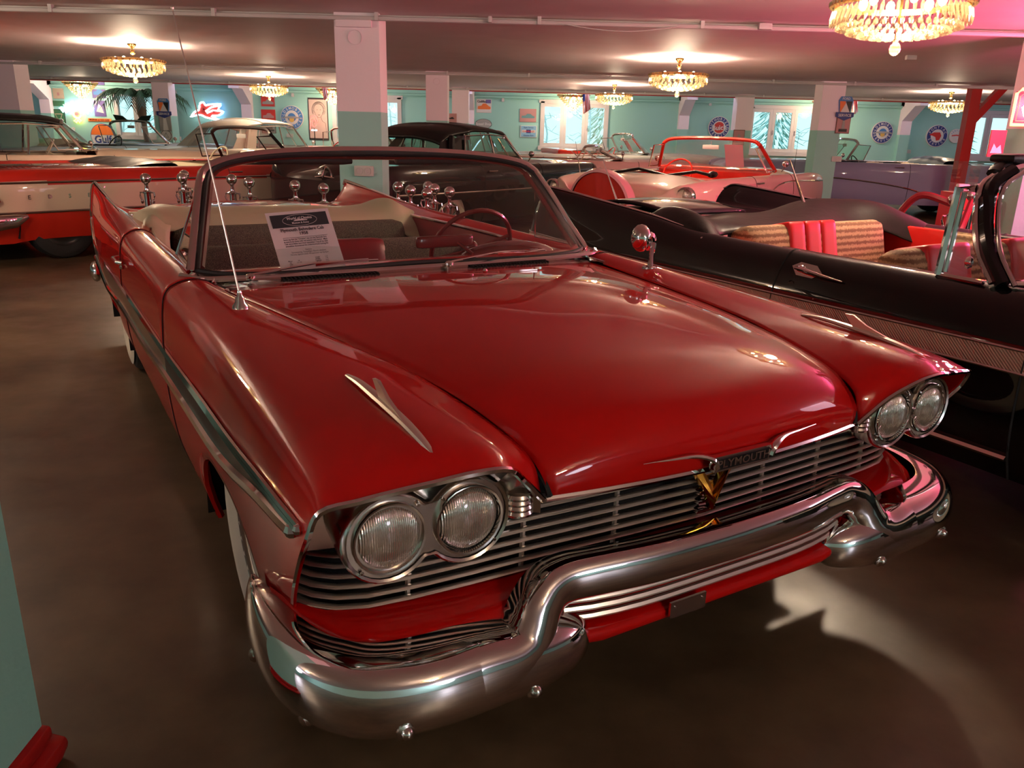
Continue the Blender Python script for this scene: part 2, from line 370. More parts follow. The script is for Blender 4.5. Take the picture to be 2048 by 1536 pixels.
for sgn in (-1, 1):
    G = hero_side(sgn); side_g[sgn] = G; fl = sgn > 0
    for nm, i0, i1 in (('front_fender', 0, 70), ('door', 70, 98), ('rear_fender', 98, G.shape[0]-1)):
        Q = G[i0:i1+1].copy()
        for k, inw in ((0, 1), (-1, 1)):           # panel edges roll in at the shut lines
            if (k == 0 and i0 == 0) or (k == -1 and i1 == G.shape[0]-1): continue
            Q[k, :, 1] -= sgn*.0015; Q[k, :, 2] -= .001
        mb = MB(); mb.grid(Q, flip=fl)
        o = obj(nm, mb, 'red', hero, ang=60)
        md = o.modifiers.new('thick', 'SOLIDIFY'); md.thickness = .006; md.offset = -1 if True else 0
    # dark shut lines and wheel-arch lip
    for i in (70, 98):
        mb = MB(); pts = [tuple(G[i, j]-np.array([0, sgn*.0005, .0005])) for j in range(0, 49)]; mb.tube(pts, .0022, 4); obj('shut_line', mb, 'dark', hero)
    for xc in (0.0, -3.0):
        mb = MB(); pts = [tuple(G[i, -1]-np.array([0, sgn*.012, 0])) for i in range(G.shape[0]) if abs(G[i, -1][0]-xc) < .50]
        mb.tube(pts, .012, 6); obj('arch_lip', mb, 'red', hero)
    # chrome rim along the brow
    pts = [tuple(G[0, j]+np.array([.002, 0, -.004])) for j in range(0, 41)]
    mb = MB(); mb.tube(pts, .0065, 6, up=(1, 0, 0)); obj('brow_trim', mb, 'chrome', hero)
    # fin cap and rear edge
    pts = [tuple(G[i, 16]+np.array([0, 0, .002])) for i in range(112, G.shape[0])]
    mb = MB(); mb.tube(pts, [.004+.010*k/len(pts) for k in range(len(pts))], 8); mb.tube([tuple(p) for p in G[-1, 14:45]], .011, 8); mb.ball(tuple(G[-1, 16]), .014, 8); obj('fin_trim', mb, 'chrome', hero)
    mb = MB(); mb.tube([tuple(G[-1, j]+np.array([-.01, -sgn*.02, 0])) for j in range(24, 40)], .03, 8); obj('tail_lamp', mb, 'redvinyl', hero)
# ---- hood
hg = [(-.80, .762, .850), (-.34, .685, .850), (.065, .615, .845), (.327, .560, .836), (.511, .527, .820), (.65, .505, .794), (.716, .488, .765), (.753, .478, .734), (.766, .472, .706), (.765, .470, .688)]
hc = [(-.72, .872), (-.28, .897), (.12, .897), (.38, .887), (.56, .872), (.70, .846), (.765, .815), (.797, .775), (.810, .73), (.808, .689)]
H_ = []
for (xe, ye, ze), (xc, zc) in zip(hg, hc):
    row = []
    for k in range(13):
        t = -1+k/6; s = 1-abs(t)**(2.6 if xe < .5 else 3.6)
        row.append((xe+(xc-xe)*(1-t*t), ye*t, ze+(zc-ze)*s))
    H_.append(row)
HG = crxy(np.array(H_), 8, 3)
mb = MB(); mb.grid(HG, flip=True)
o = obj('hood', mb, 'red', hero, ang=60); md = o.modifiers.new('thick', 'SOLIDIFY'); md.thickness = .006; md.offset = 1
mb = MB()
for e in (0, -1):
    mb.tube([tuple(p-np.array([0, 0, .012])-np.array([0, math.copysign(-.006, p[1]), 0])) for p in HG[:-6, e]], .007, 5)
obj('hood_gap', mb, 'dark', hero)
mb = MB(); mb.tube([tuple(p-np.array([.004, 0, .006])) for p in HG[-1]], .007, 6); obj('hood_lip_trim', mb, 'chrome', hero)
# ---- cowl, windshield
base = smooth_path([(-.90, 0, .862), (-.898, .2, .862), (-.892, .40, .863), (-.885, .58, .866), (-.895, .71, .872), (-.92, .79, .879), (-.957, .833, .886)], 5)
head = smooth_path([(-1.33, 0, 1.287), (-1.325, .2, 1.284), (-1.305, .40, 1.276), (-1.275, .55, 1.262), (-1.250, .64, 1.245), (-1.238, .69, 1.227), (-1.222, .722, 1.203)], 5)
baseF = [(x, -y, z) for x, y, z in reversed(base)]+base[1:]; headF = [(x, -y, z) for x, y, z in reversed(head)]+head[1:]
post = smooth_path([(-1.222, .722, 1.203), (-1.193, .740, 1.164), (-1.121, .769, 1.08), (-1.045, .80, .984), (-.957, .833, .886)], 4)
cw = []
for k, (b, h) in enumerate(zip(baseF, [HG[0, int(round(k/(len(baseF)-1)*36))] for k in range(len(baseF))])):
    b = np.array(b); h = np.array(h); row = [h-np.array([0, 0, .004]), h*.66+b*.34-np.array([0, 0, .008]), h*.3+b*.7-np.array([0, 0, .006]), b-np.array([0.03, 0, .006])]; cw.append(row)
mb = MB(); mb.grid(np.array(cw)); obj('cowl', mb, 'chrome2', hero)
for sg in (-1, 1):
    mb = MB()
    for k in range(26): mb.box((-.845, sg*(.20+.014*k), .862), (.050, .004, .008))
    mb.box((-.845, sg*.375, .859), (.05, .36, .004)); obj('cowl_vent', mb, 'dark', hero)
for sg, y0 in ((-1, -.66), (-1, .10)):
    mb = MB(); a = (-.84, y0, .885); b = (-.93, y0+.50, .895); mb.ball((a[0], a[1], .878), .018, 10, (1, 1, .7)); mb.tube([a, ((a[0]+b[0])/2, (a[1]+b[1])/2, .905), b], .004, 6); mb.box(((a[0]*.3+b[0]*.7), (a[1]*.3+b[1]*.7), .898), (.006, .22, .012), rot=Matrix.Rotation(R(10), 3, 'Z')); obj('wiper', mb, 'chrome', hero)
loop = baseF+[p for p in reversed(post)][1:]+[p for p in reversed(headF)][1:]+[(x, -y, z) for x, y, z in post][1:-1]
cen = np.array([-1.1, 0, 1.07])
mb = MB(); mb.tube([p for p in reversed(post)]+[p for p in reversed(headF)][1:]+[(x, -y, z) for x, y, z in post][1:], .0165, 8); obj('windshield_frame', mb, 'chrome', hero)
def inset(p, d):
    v = cen-np.array(p); v = v/np.linalg.norm(v); return tuple(np.array(p)+v*d)
mb = MB(); mb.tube([inset(p, .020) for p in loop], .011, 8, closed=True); obj('windshield_seal', mb, 'rubber', hero)
mb = MB(); mb.tube([tuple(np.array(inset(p, .036))+np.array([-.03, 0, -.004])) for p in headF], .017, 8, flat=.6); mb.tube([tuple(np.array(inset(p, .040))+np.array([-.03, 0, 0])) for p in post], .014, 6); mb.tube([tuple(np.array(inset((p[0], -p[1], p[2]), .040))+np.array([-.03, 0, 0])) for p in post], .014, 6); obj('header_rail', mb, 'wheel_red', hero)
mb = MB()
for sg in (-1, 1): mb.rbox((-1.36, sg*.36, 1.245), (.05, .52, .035), .012)
obj('sun_visor', mb, 'blackvinyl', hero)
tr = smooth_path([(-.868, 0, .866), (-.866, .2, .866), (-.86, .40, .868), (-.852, .58, .87), (-.855, .72, .873), (-.872, .82, .874), (-.94, .87, .880)], 5)
trF = [(x, -y, z) for x, y, z in reversed(tr)]+tr[1:]
mb = MB(); mb.tube(trF, .011, 8); mb.grid([[p, tuple(np.array(q)+np.array([.004, 0, .003]))] for p, q in zip(trF, baseF)]); obj('windshield_base_trim', mb, 'chrome', hero)
gl = []
for s in np.linspace(0, 1, 9):
    gl.append([tuple(np.array(b)*(1-s)+np.array(h)*s+np.array([.022*math.sin(math.pi*s)*(1-abs(b[1])/.9), 0, 0])) for b, h in zip(baseF, headF)])
mb = MB(); mb.grid(gl); obj('windshield', mb, 'glass', hero)
# vent windows beside the posts
for sg in (-1, 1):
    a, b, c = np.array((-1.235, sg*.73, 1.17)), np.array((-1.02, sg*.835, .89)), np.array((-1.36, sg*.82, .89))
    mb = MB(); mb.tube([tuple(a), tuple(b), tuple(c)], .006, 6, closed=True); o = obj('vent_window', mb, 'chrome', hero)
    mb = MB(); mb.add([a, b, c], [(0, 1, 2)]); obj('pane', mb, 'glass', o, smooth=False)
# ---- beltline chrome, inner doors, cabin
for sg in (-1, 1):
    G = side_g[sg]; pts = [tuple(G[i, 0]+np.array([0, 0, .006])) for i in range(66, 118)]
    mb = MB(); mb.tube(pts, .009, 8); obj('belt_trim', mb, 'chrome', hero)
    mb = MB(); mb.grid([[tuple(G[i, 0]-np.array([0, sg*.004, .005])), (G[i, 0][0], sg*.765, .70), (G[i, 0][0], sg*.75, .45), (G[i, 0][0], sg*.74, .30)] for i in range(68, 112)]); obj('inner_panel', mb, 'crimson', hero)
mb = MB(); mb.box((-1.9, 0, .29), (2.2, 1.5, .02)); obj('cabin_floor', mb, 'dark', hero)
def bench(parent, x, top, hw, mt, centre=None, tilt=-14, depth=.50, name='front_seat', seat_z=.46):
    rot = Matrix.Rotation(R(tilt), 3, 'Y'); mb = MB()
    mb.rbox((x+.02, 0, (top+seat_z)/2), (.17, hw*2, top-seat_z+.08), .06, rot=rot, n=8)
    mb.rbox((x+.30, 0, seat_z-.06), (depth, hw*2, .18), .06, n=8, puff=.02)
    o = obj(name, mb, mt, parent)
    if centre:
        mb = MB(); mb.rbox((x+.022, 0, (top+seat_z)/2+.002), (.178, .26*2 if hw > .5 else .2, top-seat_z+.088), .06, rot=rot, n=8); obj('seat_insert', mb, centre, o)
    return o
bench(hero, -1.90, .80, .70, 'tweed', 'crimson', name='front_seat')
bench(hero, -2.62, .81, .66, 'tweed', None, name='rear_seat')
mb = MB(); rows = []
for y in np.linspace(-.79, .79, 17):
    rows.append([(-.93, y, .862), (-1.02, y, .872), (-1.10, y, .866), (-1.145, y, .845), (-1.15, y, .80), (-1.10, y, .70), (-1.05, y, .60)])
mb.grid(rows, flip=True); obj('dashboard', mb, 'red', hero)
mb = MB(); mb.ball((-1.14, .55, .835), 1, 20, (.11, .25, .075)); mb.grid([[(-1.245, .55+.22*math.cos(a), .83+.055*math.sin(a)), (-1.25, .55+.16*math.cos(a), .83+.035*math.sin(a))] for a in np.linspace(0, math.pi, 12)]); obj('instrument_hood', mb, 'wheel_red', hero)
# steering wheel
mb = MB(); cw_ = Vector((-1.42, .50, .845)); rot = Matrix.Rotation(R(-62), 3, 'Y')
ring = [cw_+rot @ Vector((.205*math.cos(a), .205*math.sin(a), 0)) for a in np.linspace(0, 2*math.pi, 40, endpoint=False)]
mb.tube(ring, .011, 8, closed=True, up=(1, 0, 0))
for a in (0, math.pi): mb.tube([cw_+rot @ Vector((.2*math.sin(a+.3), .2*math.cos(a+.3), 0)), cw_+rot @ Vector((0, 0, -.02))], .009, 6, up=(1, 0, 0))
mb.ball(tuple(cw_), .035, 10); mb.tube([cw_, (-1.12, .50, .72)], .022, 8); obj('steering_wheel', mb, 'wheel_red', hero)
mb = MB(); mb.rbox((-1.18, .245, .915), (.03, .27, .052), .014, n=6); mb.tube([(-1.175, .30, .91), (-1.09, .335, .868)], .008, 6); obj('interior_mirror', mb, 'wheel_red', hero)
# ---- folded-top boot
ys = [-.86, -.80, -.72, -.66, -.55, -.35, -.1, .15, .40, .55, .64, .70, .78, .84, .88]
zt = [.80, .90, .945, .945, .925, .925, .925, .920, .905, .92, .95, .93, .90, .865, .80]
zf = [.72, .80, .84, .85, .838, .836, .834, .833, .834, .835, .82, .78, .745, .74, .74]
rows = []
for y, a, b in zip(ys, zt, zf):
    rows.append([(-2.60, y*.985, b-.03), (-2.605, y, b), (-2.66, y, b+(a-b)*.55), (-2.76, y, a-.010), (-2.88, y, a), (-3.02, y*.985, a-.015), (-3.14, y*.96, .885), (-3.24, y*.93, .868)])
G_ = crxy(np.array(rows), 5, 3)
for i in range(G_.shape[0]):
    for j in range(G_.shape[1]):
        y = G_[i, j, 1]; G_[i, j, 2] += .010*math.sin(y*17+j*.35)*math.exp(-((abs(y)-.68)/.18)**2)
mb = MB(); mb.grid(G_); o = obj('top_boot', mb, 'ivory', hero, ang=70); md = o.modifiers.new('thick', 'SOLIDIFY'); md.thickness = .006
mb = MB()
for sg in (-1,):       # the loose end flap that hangs into the cabin
    pts = []
    for t in np.linspace(0, 1, 7):
        pts.append([(-2.52+.10*t, sg*(.80-.08*u+.02*math.sin(3*t)), .90-.20*t+.03*math.sin(u*3.1)) for u in np.linspace(0, 1.6, 6)])
    mb.grid(pts)
o = obj('boot_flap', mb, 'ivory', hero, ang=70); md = o.modifiers.new('thick', 'SOLIDIFY'); md.thickness = .004
mb = MB()
for y, x, z in ((.80, -2.598, .77), (.86, -2.60, .76), (-.78, -2.64, .88), (-.82, -2.66, .86)): mb.ball((x, y, z), .007, 8)
obj('snap_fastener', mb, 'chrome', hero)
# ---- rear deck and trunk lid
rows = []
for k, x in enumerate((-3.1, -3.4, -3.7, -4.0, -4.2, -4.30, -4.34)):
    hw = itp(-x, (3.1, 3.6, 4.3), (.70, .665, .62)); zc = (.885, .885, .878, .86, .83, .79, .70)[k]; ze = itp(-x, (3.1, 3.6, 4.22, 4.3), (.862, .842, .79, .74)) if k < 6 else .62
    rows.append([(x, hw*t, ze+(zc-ze)*(1-abs(t)**2.5)) for t in np.linspace(-1, 1, 15)])
mb = MB(); mb.grid(crxy(np.array(rows), 4, 1), flip=False); obj('trunk_lid', mb, 'red', hero)
mb = MB(); mb.grid([[(-4.34-.05*(1-t*t), .93*t, .68), (-4.40, .92*t, .5), (-4.38, .88*t, .3)] for t in np.linspace(-1, 1, 9)]); obj('rear_panel', mb, 'red', hero)
# ---- side spear
low = [(.664, .687), (.427, .658), (.063, .604), (-.466, .586), (-.85, .571), (-1.37, .540), (-2.245, .520), (-3.155, .468), (-4.3, .470)]
upp = [(.705, .712), (.48, .706), (.17, .692), (-.12, .688), (-.41, .680), (-.79, .665), (-1.27, .655), (-2.18, .642), (-3.3, .60), (-4.3, .585)]
lo_ = cr1(low, 8); up_ = cr1(upp, 8)
def yside(x): return itp(-x, (-.75, -.6, -.3, .05, .45, 3, 4.3), (.949, .955, .960, .963, .965, .965, .938))
for sg in (-1, 1):
    mb = MB(); mb.tube([(x, sg*yside(x), z) for x, z in lo_], .0145, 8, flat=1.0); mb.ball((lo_[0][0]+.004, sg*yside(.66), lo_[0][1]), .0155, 8); obj('side_trim', mb, 'chrome', hero)
    mb = MB()
    for d in (0, -.013): mb.tube([(x, sg*(yside(x)), z+d) for x, z in up_], .0068, 6)
    mb.ball((up_[0][0], sg*yside(.7), up_[0][1]-.006), .011, 8); obj('side_trim', mb, 'chrome', hero)
    for nm, x0, x1, mt in (('trim_insert', .70, -.80, 'black2'), ('trim_insert', -.80, -4.3, 'chrome2')):
        rows = []
        for x in np.linspace(x0, x1, 30):
            a = np.interp(-x, -lo_[:, 0], lo_[:, 1]); b = np.interp(-x, -up_[:, 0], up_[:, 1])
            rows.append([(x, sg*(yside(x)+.001), a), (x, sg*(yside(x)+.001), b)])
        mb = MB(); mb.grid(rows, flip=sg < 0); obj(nm, mb, mt, hero)
    # door handle and lock
    mb = MB(); mb.tube([(-1.97, sg*.965, .775), (-1.98, sg*.985, .778), (-2.10, sg*.99, .78), (-2.12, sg*.965, .78)], .009, 8); mb.ball((-2.05, sg*.962, .745), .012, 8); obj('door_handle', mb, 'chrome', hero)
# ---- fender ornaments
for sg in (-1, 1):
    mb = MB(); pts = smooth_path([(.345, sg*.730, .860), (.42, sg*.729, .864), (.52, sg*.727, .860), (.64, sg*.724, .851), (.72, sg*.722, .840), (.772, sg*.720, .827)], 4)
    n = len(pts); mb.tube(pts, [.003+.009*math.sin(math.pi*min(1, (k+.6)/n))**.6 for k in range(n)], 8, flat=.6)
    bl = [(.500, .896), (.527, .898), (.575, .876), (.64, .858), (.70, .846), (.66, .842), (.59, .850), (.535, .862)]
    mb.prism([(x, z) for x, z in bl], .007, lambda x, z, t, sg=sg: (x, sg*.726+t, z)); obj('fender_ornament', mb, 'bar', hero)
# ---- radio aerial, wing mirror, washer jet
mb = MB(); mb.lathe([(0, 0), (.024, .002), (.022, .012), (.014, .022), (.013, .034), (.008, .040), (.006, .055), (0, .056)], 14, (-.36, -.80, .872)); obj('antenna_base', mb, 'chrome', hero)
mb = MB(); mb.tube([(-.362, -.80, .92), (-.44, -.825, 1.2), (-.545, -.845, 1.45), (-.66, -.86, 1.685)], [.0032, .0026, .0022, .0018], 6); mb.ball((-.66, -.86, 1.688), .005, 6); obj('antenna_mast', mb, 'bar', hero)
mb = MB(); mb.lathe([(0, 0), (.032, .001), (.030, .012), (.018, .016)], 14, (-.47, .80, .868)); mb.tube([(-.47, .80, .875), (-.475, .81, .92), (-.50, .835, .965)], [.013, .010, .012], 8); mb.ball((-.53, .795, .985), .050, 14, (.9, .75, 1.1)); mb.lathe([(0, 0), (.036, 0), (.038, .008), (.02, .02)], 14, (-.54, .84, .97), 'X'); obj('wing_mirror', mb, 'chrome', hero)
mb = MB(); mb.ball((-.62, .14, .882), .010, 8); obj('washer_jet', mb, 'chrome', hero)
# ---- grille
def gx(y): return itp(abs(y), (0, .23, .46, .60, .71, .80, .86, .90, .93), (.722, .706, .686, .665, .645, .628, .600, .560, .50))
def gdz(y): return itp(abs(y), (0, .46, .71, .95), (0, -.010, -.030, -.040))
yy = np.concatenate([np.linspace(-.93, -.80, 8), np.linspace(-.78, .78, 25), np.linspace(.80, .93, 8)])
zs_b = [.660-.0235*k for k in range(8)]
for k, z in enumerate(zs_b):
    ylim = .93 if k >= 2 else (.60, .66)[k]
    pts = [(gx(y), y, z+gdz(y)) for y in yy if abs(y) <= ylim]
    mb = MB(); mb.tube(pts, .0092, 8, flat=.5, up=(0, 0, 1)); obj('grille_bar', mb, 'bar', hero)
for sg in (-1, 1):
    for y in (.23, .462, .71):
        z0 = .665 if y < .6 else .60
        mb = MB(); mb.tube([(gx(y)-.016, sg*y, z0+gdz(y)), (gx(y)-.016, sg*(y+.005), .492+gdz(y))], .0062, 6, up=(1, 0, 0)); obj('grille_strut', mb, 'bar', hero)
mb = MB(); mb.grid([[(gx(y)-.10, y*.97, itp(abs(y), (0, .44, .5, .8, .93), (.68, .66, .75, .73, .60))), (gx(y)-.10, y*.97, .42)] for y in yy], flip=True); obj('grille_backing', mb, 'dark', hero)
# reflector plates either side behind the lamps
for sg in (-1, 1):
    mb = MB(); rows = []
    for y in np.linspace(.49, .925, 12):
        top = itp(y, (.479, .547, .60, .67, .74, .80, .87, .93), (.69, .75, .797, .806, .797, .786, .776, .76))
        xt = itp(y, (.479, .547, .60, .67, .74, .80, .87, .93), (.755, .785, .82, .826, .812, .793, .78, .765))
        rows.append([(xt-.006, sg*y, top), (xt-.05, sg*y, top-.006), (.66-.12*max(0, y-.75), sg*y, top-.03), (.64-.25*max(0, y-.75), sg*y, .60)])
    mb.grid(rows, flip=sg > 0); obj('lamp_recess', mb, 'chrome2', hero)
# ---- twin headlamps
LA = Vector((1, 0, -.05)).normalized()
for sg in (-1, 1):
    cs = [Vector((.742, sg*.640, .674)), Vector((.738, sg*.800, .673))]
    # figure-of-eight bezel outline
    def fig8(r, x, waist=.030, off=0):
        pts = []
        for k in range(56):
            a = 2*math.pi*k/56; ca, sa = math.cos(a), math.sin(a); c = .72+.08*(1 if ca > 0 else -1)
            # union of two circles blended at the waist
            d = .08; best = None
            for s2 in (-1, 1):
                b = -d*s2*ca; disc = r*r-d*d*sa*sa
                if disc > 0:
                    t = s2*d*ca+math.sqrt(disc)
                    best = t if best is None else max(best, t)
            if best is None: best = waist
            best = max(best, r*.62)
            pts.append((x, sg*(.72+best*ca), .6735+best*sa+.0*off))
        return pts
    mb = MB(); rings = [fig8(.082, .63), fig8(.089, .70), fig8(.0925, .742), fig8(.0915, .752), fig8(.087, .757), fig8(.082, .754)]
    mb.grid(np.array(rings), closed_v=True, flip=sg < 0); o8 = obj('headlamp_bezel', mb, 'chrome2', hero, ang=50)
    mb = MB(); P2 = fig8(.083, .751); n0 = len(P2); mb.add(P2+[(.751, sg*.72, .6735)], [(i, (i+1) % n0, n0) for i in range(n0)]); obj('bezel_plate', mb, 'chrome2', o8, smooth=False)
    for c in cs:
        mb = MB(); prof = [(.0, .024), (.020, .0225), (.040, .0175), (.056, .010), (.065, .0), (.067, -.01)]
        mb.lathe(prof, 28, (c.x+.008, c.y, c.z), 'X'); ol = obj('headlamp', mb, lens_mat if False else 'lens', o8)
        mb = MB(); mb.lathe([(.0715, -.004), (.072, .008), (.0705, .013), (.0665, .012), (.0655, .004)], 28, (c.x+.008, c.y, c.z), 'X'); obj('lamp_ring', mb, 'chrome', o8)
        for a in (R(45), R(225)) if c is cs[0] else (R(135), R(-45)):
            mb = MB(); mb.ball((.757, c.y+.0785*math.cos(a)*sg, c.z+.0785*math.sin(a)), .0042, 6); obj('bezel_screw', mb, 'chrome', o8)
    # ribbed bright column under the curl of the fender
    mb = MB(); mb.lathe([(0, .0)]+[(.030+(.003 if k % 2 else 0), -.006*k) for k in range(9)]+[(0, -.048)], 18, (.735, sg*.520, .700)); obj('grille_end_column', mb, 'chrome2', hero)
    mb = MB(); mb.grid([[(.765, sg*.484, .692), (.765, sg*.484, .655)], [(.76, sg*.515, .712), (.74, sg*.515, .655)], [(.78, sg*.55, .75), (.70, sg*.545, .655)], [(.80, sg*.575, .78), (.66, sg*.57, .66)]], flip=sg > 0); obj('fender_return', mb, 'chrome2', hero)
# ---- nose badge
def nf(y): return itp(abs(y), (0, .1, .26, .45), (.823, .822, .806, .775))
mb = MB()
for k in range(9):
    pass
mb.prism([(-.088, .722), (.088, .722), (.082, .686), (-.082, .686)], .016, lambda y, z, t: (nf(y)+t+.002, y, z)); badge = obj('nose_badge', mb, 'chrome', hero, smooth=False)
mb = MB(); mb.prism([(-.080, .717), (.080, .717), (.075, .692), (-.075, .692)], .003, lambda y, z, t: (nf(y)+.0115+t, y, z)); obj('badge_panel', mb, 'black2', badge, smooth=False)
mb = MB(); text_on(mb, 'PLYMOUTH', .026, lambda a, b, c: (nf(a)+.0138+c*.3, a, .7045+b), bold=True, sx=1.18); obj('badge_lettering', mb, 'chrome', badge, smooth=False)
for sg in (-1, 1):
    mb = MB(); pts = smooth_path([(nf(.08)+.010, sg*.084, .700), (nf(.1)+.012, sg*.096, .722), (nf(.14)+.006, sg*.135, .733), (nf(.2)+.004, sg*.20, .734), (nf(.26)+.0, sg*.262, .733)], 4)
    n = len(pts); mb.tube(pts, [max(.0015, .013*(1-(k/(n-1))**1.1)) for k in range(n)], 8, flat=.7); obj('badge_wing', mb, 'chrome', badge)
# gold V
mb = MB()
for sg in (-1, 1):
    arm = [(0, .545), (.018, .590), (.066, .655), (.050, .668), (.034, .650), (0, .600)]
    mb.prism([(sg*y, z) for y, z in arm] if sg > 0 else [(sg*y, z) for y, z in reversed(arm)], .014, lambda y, z, t: (.748+.10*(abs(y))*-.3+t, y, z))
    mb.add([(.768, 0, .572), (.757, sg*.0, .545), (.752, sg*.020, .590), (.750, sg*.064, .655), (.756, sg*.052, .664)], [(0, 1, 2), (0, 2, 3), (0, 3, 4)])
obj('grille_emblem', mb, 'gold', hero, smooth=False)
mb = MB()
for k, z in enumerate(zs_b[:6]): mb.rbox((.728, 0, z-.002), (.030, .060, .012), .005, n=3)
mb.box((.715, 0, .58), (.02, .03, .17)); obj('emblem_bracket', mb, 'chrome', hero)
# ---- red apron under the grille
def ap(y):
    y = abs(y)
    cols = [(0, [(.705, .497), (.750, .512), (.780, .512), (.795, .495), (.790, .470), (.775, .455)]),
            (.30, [(.698, .492), (.742, .507), (.770, .506), (.785, .488), (.780, .465), (.77, .45)]),
            (.42, [(.682, .484), (.730, .490), (.755, .484), (.768, .462), (.765, .440), (.75, .43)]),
            (.52, [(.668, .472), (.715, .468), (.752, .455), (.766, .43), (.766, .38), (.74, .34)]),
            (.62, [(.655, .462), (.71, .458), (.755, .445), (.775, .415), (.772, .36), (.74, .33)]),
            (.80, [(.628, .457), (.69, .453), (.738, .440), (.758, .41), (.756, .36), (.72, .33)]),
            (.88, [(.595, .456), (.64, .452), (.68, .440), (.698, .41), (.70, .36), (.67, .33)]),
            (.935, [(.53, .460), (.56, .456), (.585, .445), (.60, .41), (.60, .36), (.58, .33)]),
            (.955, [(.46, .46), (.47, .455), (.48, .44), (.49, .41), (.49, .36), (.48, .33)])]
    ysn = [c[0] for c in cols]
    return [(itp(y, ysn, [c[1][k][0] for c in cols]), itp(y, ysn, [c[1][k][1] for c in cols])) for k in range(6)]
ya = np.concatenate([np.linspace(-.955, -.86, 7), np.linspace(-.84, .84, 57), np.linspace(.86, .955, 7)])
P_ = np.array([[(x, y, z) for x, z in ap(y)] for y in ya]); P_ = crxy(P_, 1, 4)
mb = MB(); mb.grid(P_, flip=True); obj('front_apron', mb, 'red', hero, ang=60)
# lower centre pan with its rolled lip and bright bars
rows = []
for y in np.linspace(-.46, .46, 25):
    e = max(0, abs(y)-.36)/.10
    rows.append([(.760, y, .45), (.752, y, .41), (.76, y, .385), (.80-.02*e, y, .378+.01*e), (.822-.02*e, y, .366+.012*e), (.818-.02*e, y, .344+.014*e), (.78, y, .334+.014*e), (.70, y, .33)])
mb = MB(); mb.grid(crxy(np.array(rows), 1, 3), flip=True); obj('lower_pan', mb, 'red', hero)
for k in range(3):
    mb = MB(); mb.tube([(.822-.002*k-.04*(abs(y)/.44)**4, y, .448-.023*k) for y in np.linspace(-.43, .43, 15)], .0075, 6); obj('lower_grille_bar', mb, 'bar', hero)
mb = MB(); mb.box((.835, -.125, .374), (.006, .105, .040)); obj('plate_bracket', mb, 'chrome2', hero, smooth=False)
mb = MB(); mb.ball((.839, -.165, .382), .003, 6); mb.ball((.839, -.085, .384), .003, 6); obj('bracket_screw', mb, 'chrome', hero)
# ---- bumpers
def dsweep(mb, path, prof, n=18):
    # path: list of (p, half height, depth); outward = away from body
    P = [np.array(a[0], float) for a in path]; N = len(P); rings = []
    for i in range(N):
        t = P[min(i+1, N-1)]-P[max(i-1, 0)]; t = t/np.linalg.norm(t)
        h, dp = path[i][1], path[i][2]; ref = np.array(path[i][3]) if len(path[i]) > 3 else np.array([1., 0, 0])
        out = ref-t*np.dot(ref, t); out = out/np.linalg.norm(out); up = np.cross(out, t); up = up/np.linalg.norm(up)
        if up[2] < 0 and abs(t[2]) < .75: up = -up
        if i and np.dot(up, lastup) < 0: up = -up
        lastup = up
        rings.append([P[i]+out*dp*o_+up*h*u_ for o_, u_ in prof])
    mb.grid(np.array(rings))
    return mb
prof = [(math.cos(a)**.65 if math.cos(a) > 0 else 0, math.sin(a)) for a in np.linspace(-math.pi/2, math.pi/2, 17)]
prof = [(-.55, -.96)]+prof+[(-.55, .96)]
ctr = [((.832, 0, .512), .048, .040), ((.828, .12, .511), .048, .040), ((.818, .24, .508), .049, .040), ((.795, .36, .504), .050, .042), ((.780, .425, .500), .050, .046), ((.778, .468, .488), .050, .050), ((.784, .498, .462), .050, .054), ((.790, .516, .430), .052, .060), ((.794, .536, .400), .058, .068), ((.796, .575, .378), .068, .074), ((.794, .64, .369), .078, .077), ((.790, .72, .367), .078, .076)]
cp = [tuple(q) for q in cr1([list(a[0])+[a[1], a[2]] for a in ctr], 5)]
full = [((x, -y, z), h, d) for x, y, z, h, d in reversed(cp)]+[((x, y, z), h, d) for x, y, z, h, d in cp][1:]
mb = MB(); dsweep(mb, full, prof); o = obj('front_bumper', mb, 'chrome', hero, ang=70); bump = o
for sg in (-1, 1):
    outp = [((.765, .388, .358), .010, .010), ((.775, .396, .358), .044, .040), ((.785, .43, .360), .060, .062), ((.792, .50, .363), .073, .074), ((.792, .62, .366), .080, .078), ((.788, .76, .368), .081, .078), ((.762, .86, .372), .081, .072), ((.700, .925, .380), .079, .064), ((.620, .955, .382), .079, .056), ((.52, .970, .385), .074, .044), ((.43, .972, .398), .056, .030), ((.385, .970, .418), .034, .018), ((.36, .968, .435), .008, .006)]
    q = cr1([list(a[0])+[a[1], a[2]] for a in outp], 5); L = []
    for x, y, z, h, d in q:
        k = min(1, max(0, (y-.80)/.17)) if x < .79 and y > .80 else 0
        ref = (math.cos(k*math.pi/2*.95), sg*math.sin(k*math.pi/2*.95), 0)
        L.append(((x, sg*y, z), h, d, ref))
    mb = MB(); dsweep(mb, L, prof); o = obj('bumper_wing', mb, 'chrome', bump, ang=70)
    for (x, y, z) in ((.860, .540, .318), (.855, .815, .328), (.728, .958, .325), (.52, 1.000, .345)):
        mb = MB(); mb.ball((x, sg*y, z), .0135, 10); mb.lathe([(.019, -.004), (.019, .002), (.012, .006)], 12, (x-.004, sg*y, z), 'X'); obj('bumper_bolt', mb, 'chrome2', o)
mb = MB(); dsweep(mb, [((-4.45-.05*math.cos(a*1.3), .93*math.sin(a), .36), .06, .04, (-1, 0, 0)) for a in np.linspace(-1.5, 1.5, 21)], prof)
for sg in (-1, 1): mb.ball((-4.44, sg*.945, .345), .05, 12, (1.3, .8, 1.5))
obj('rear_bumper', mb, 'chrome', hero)
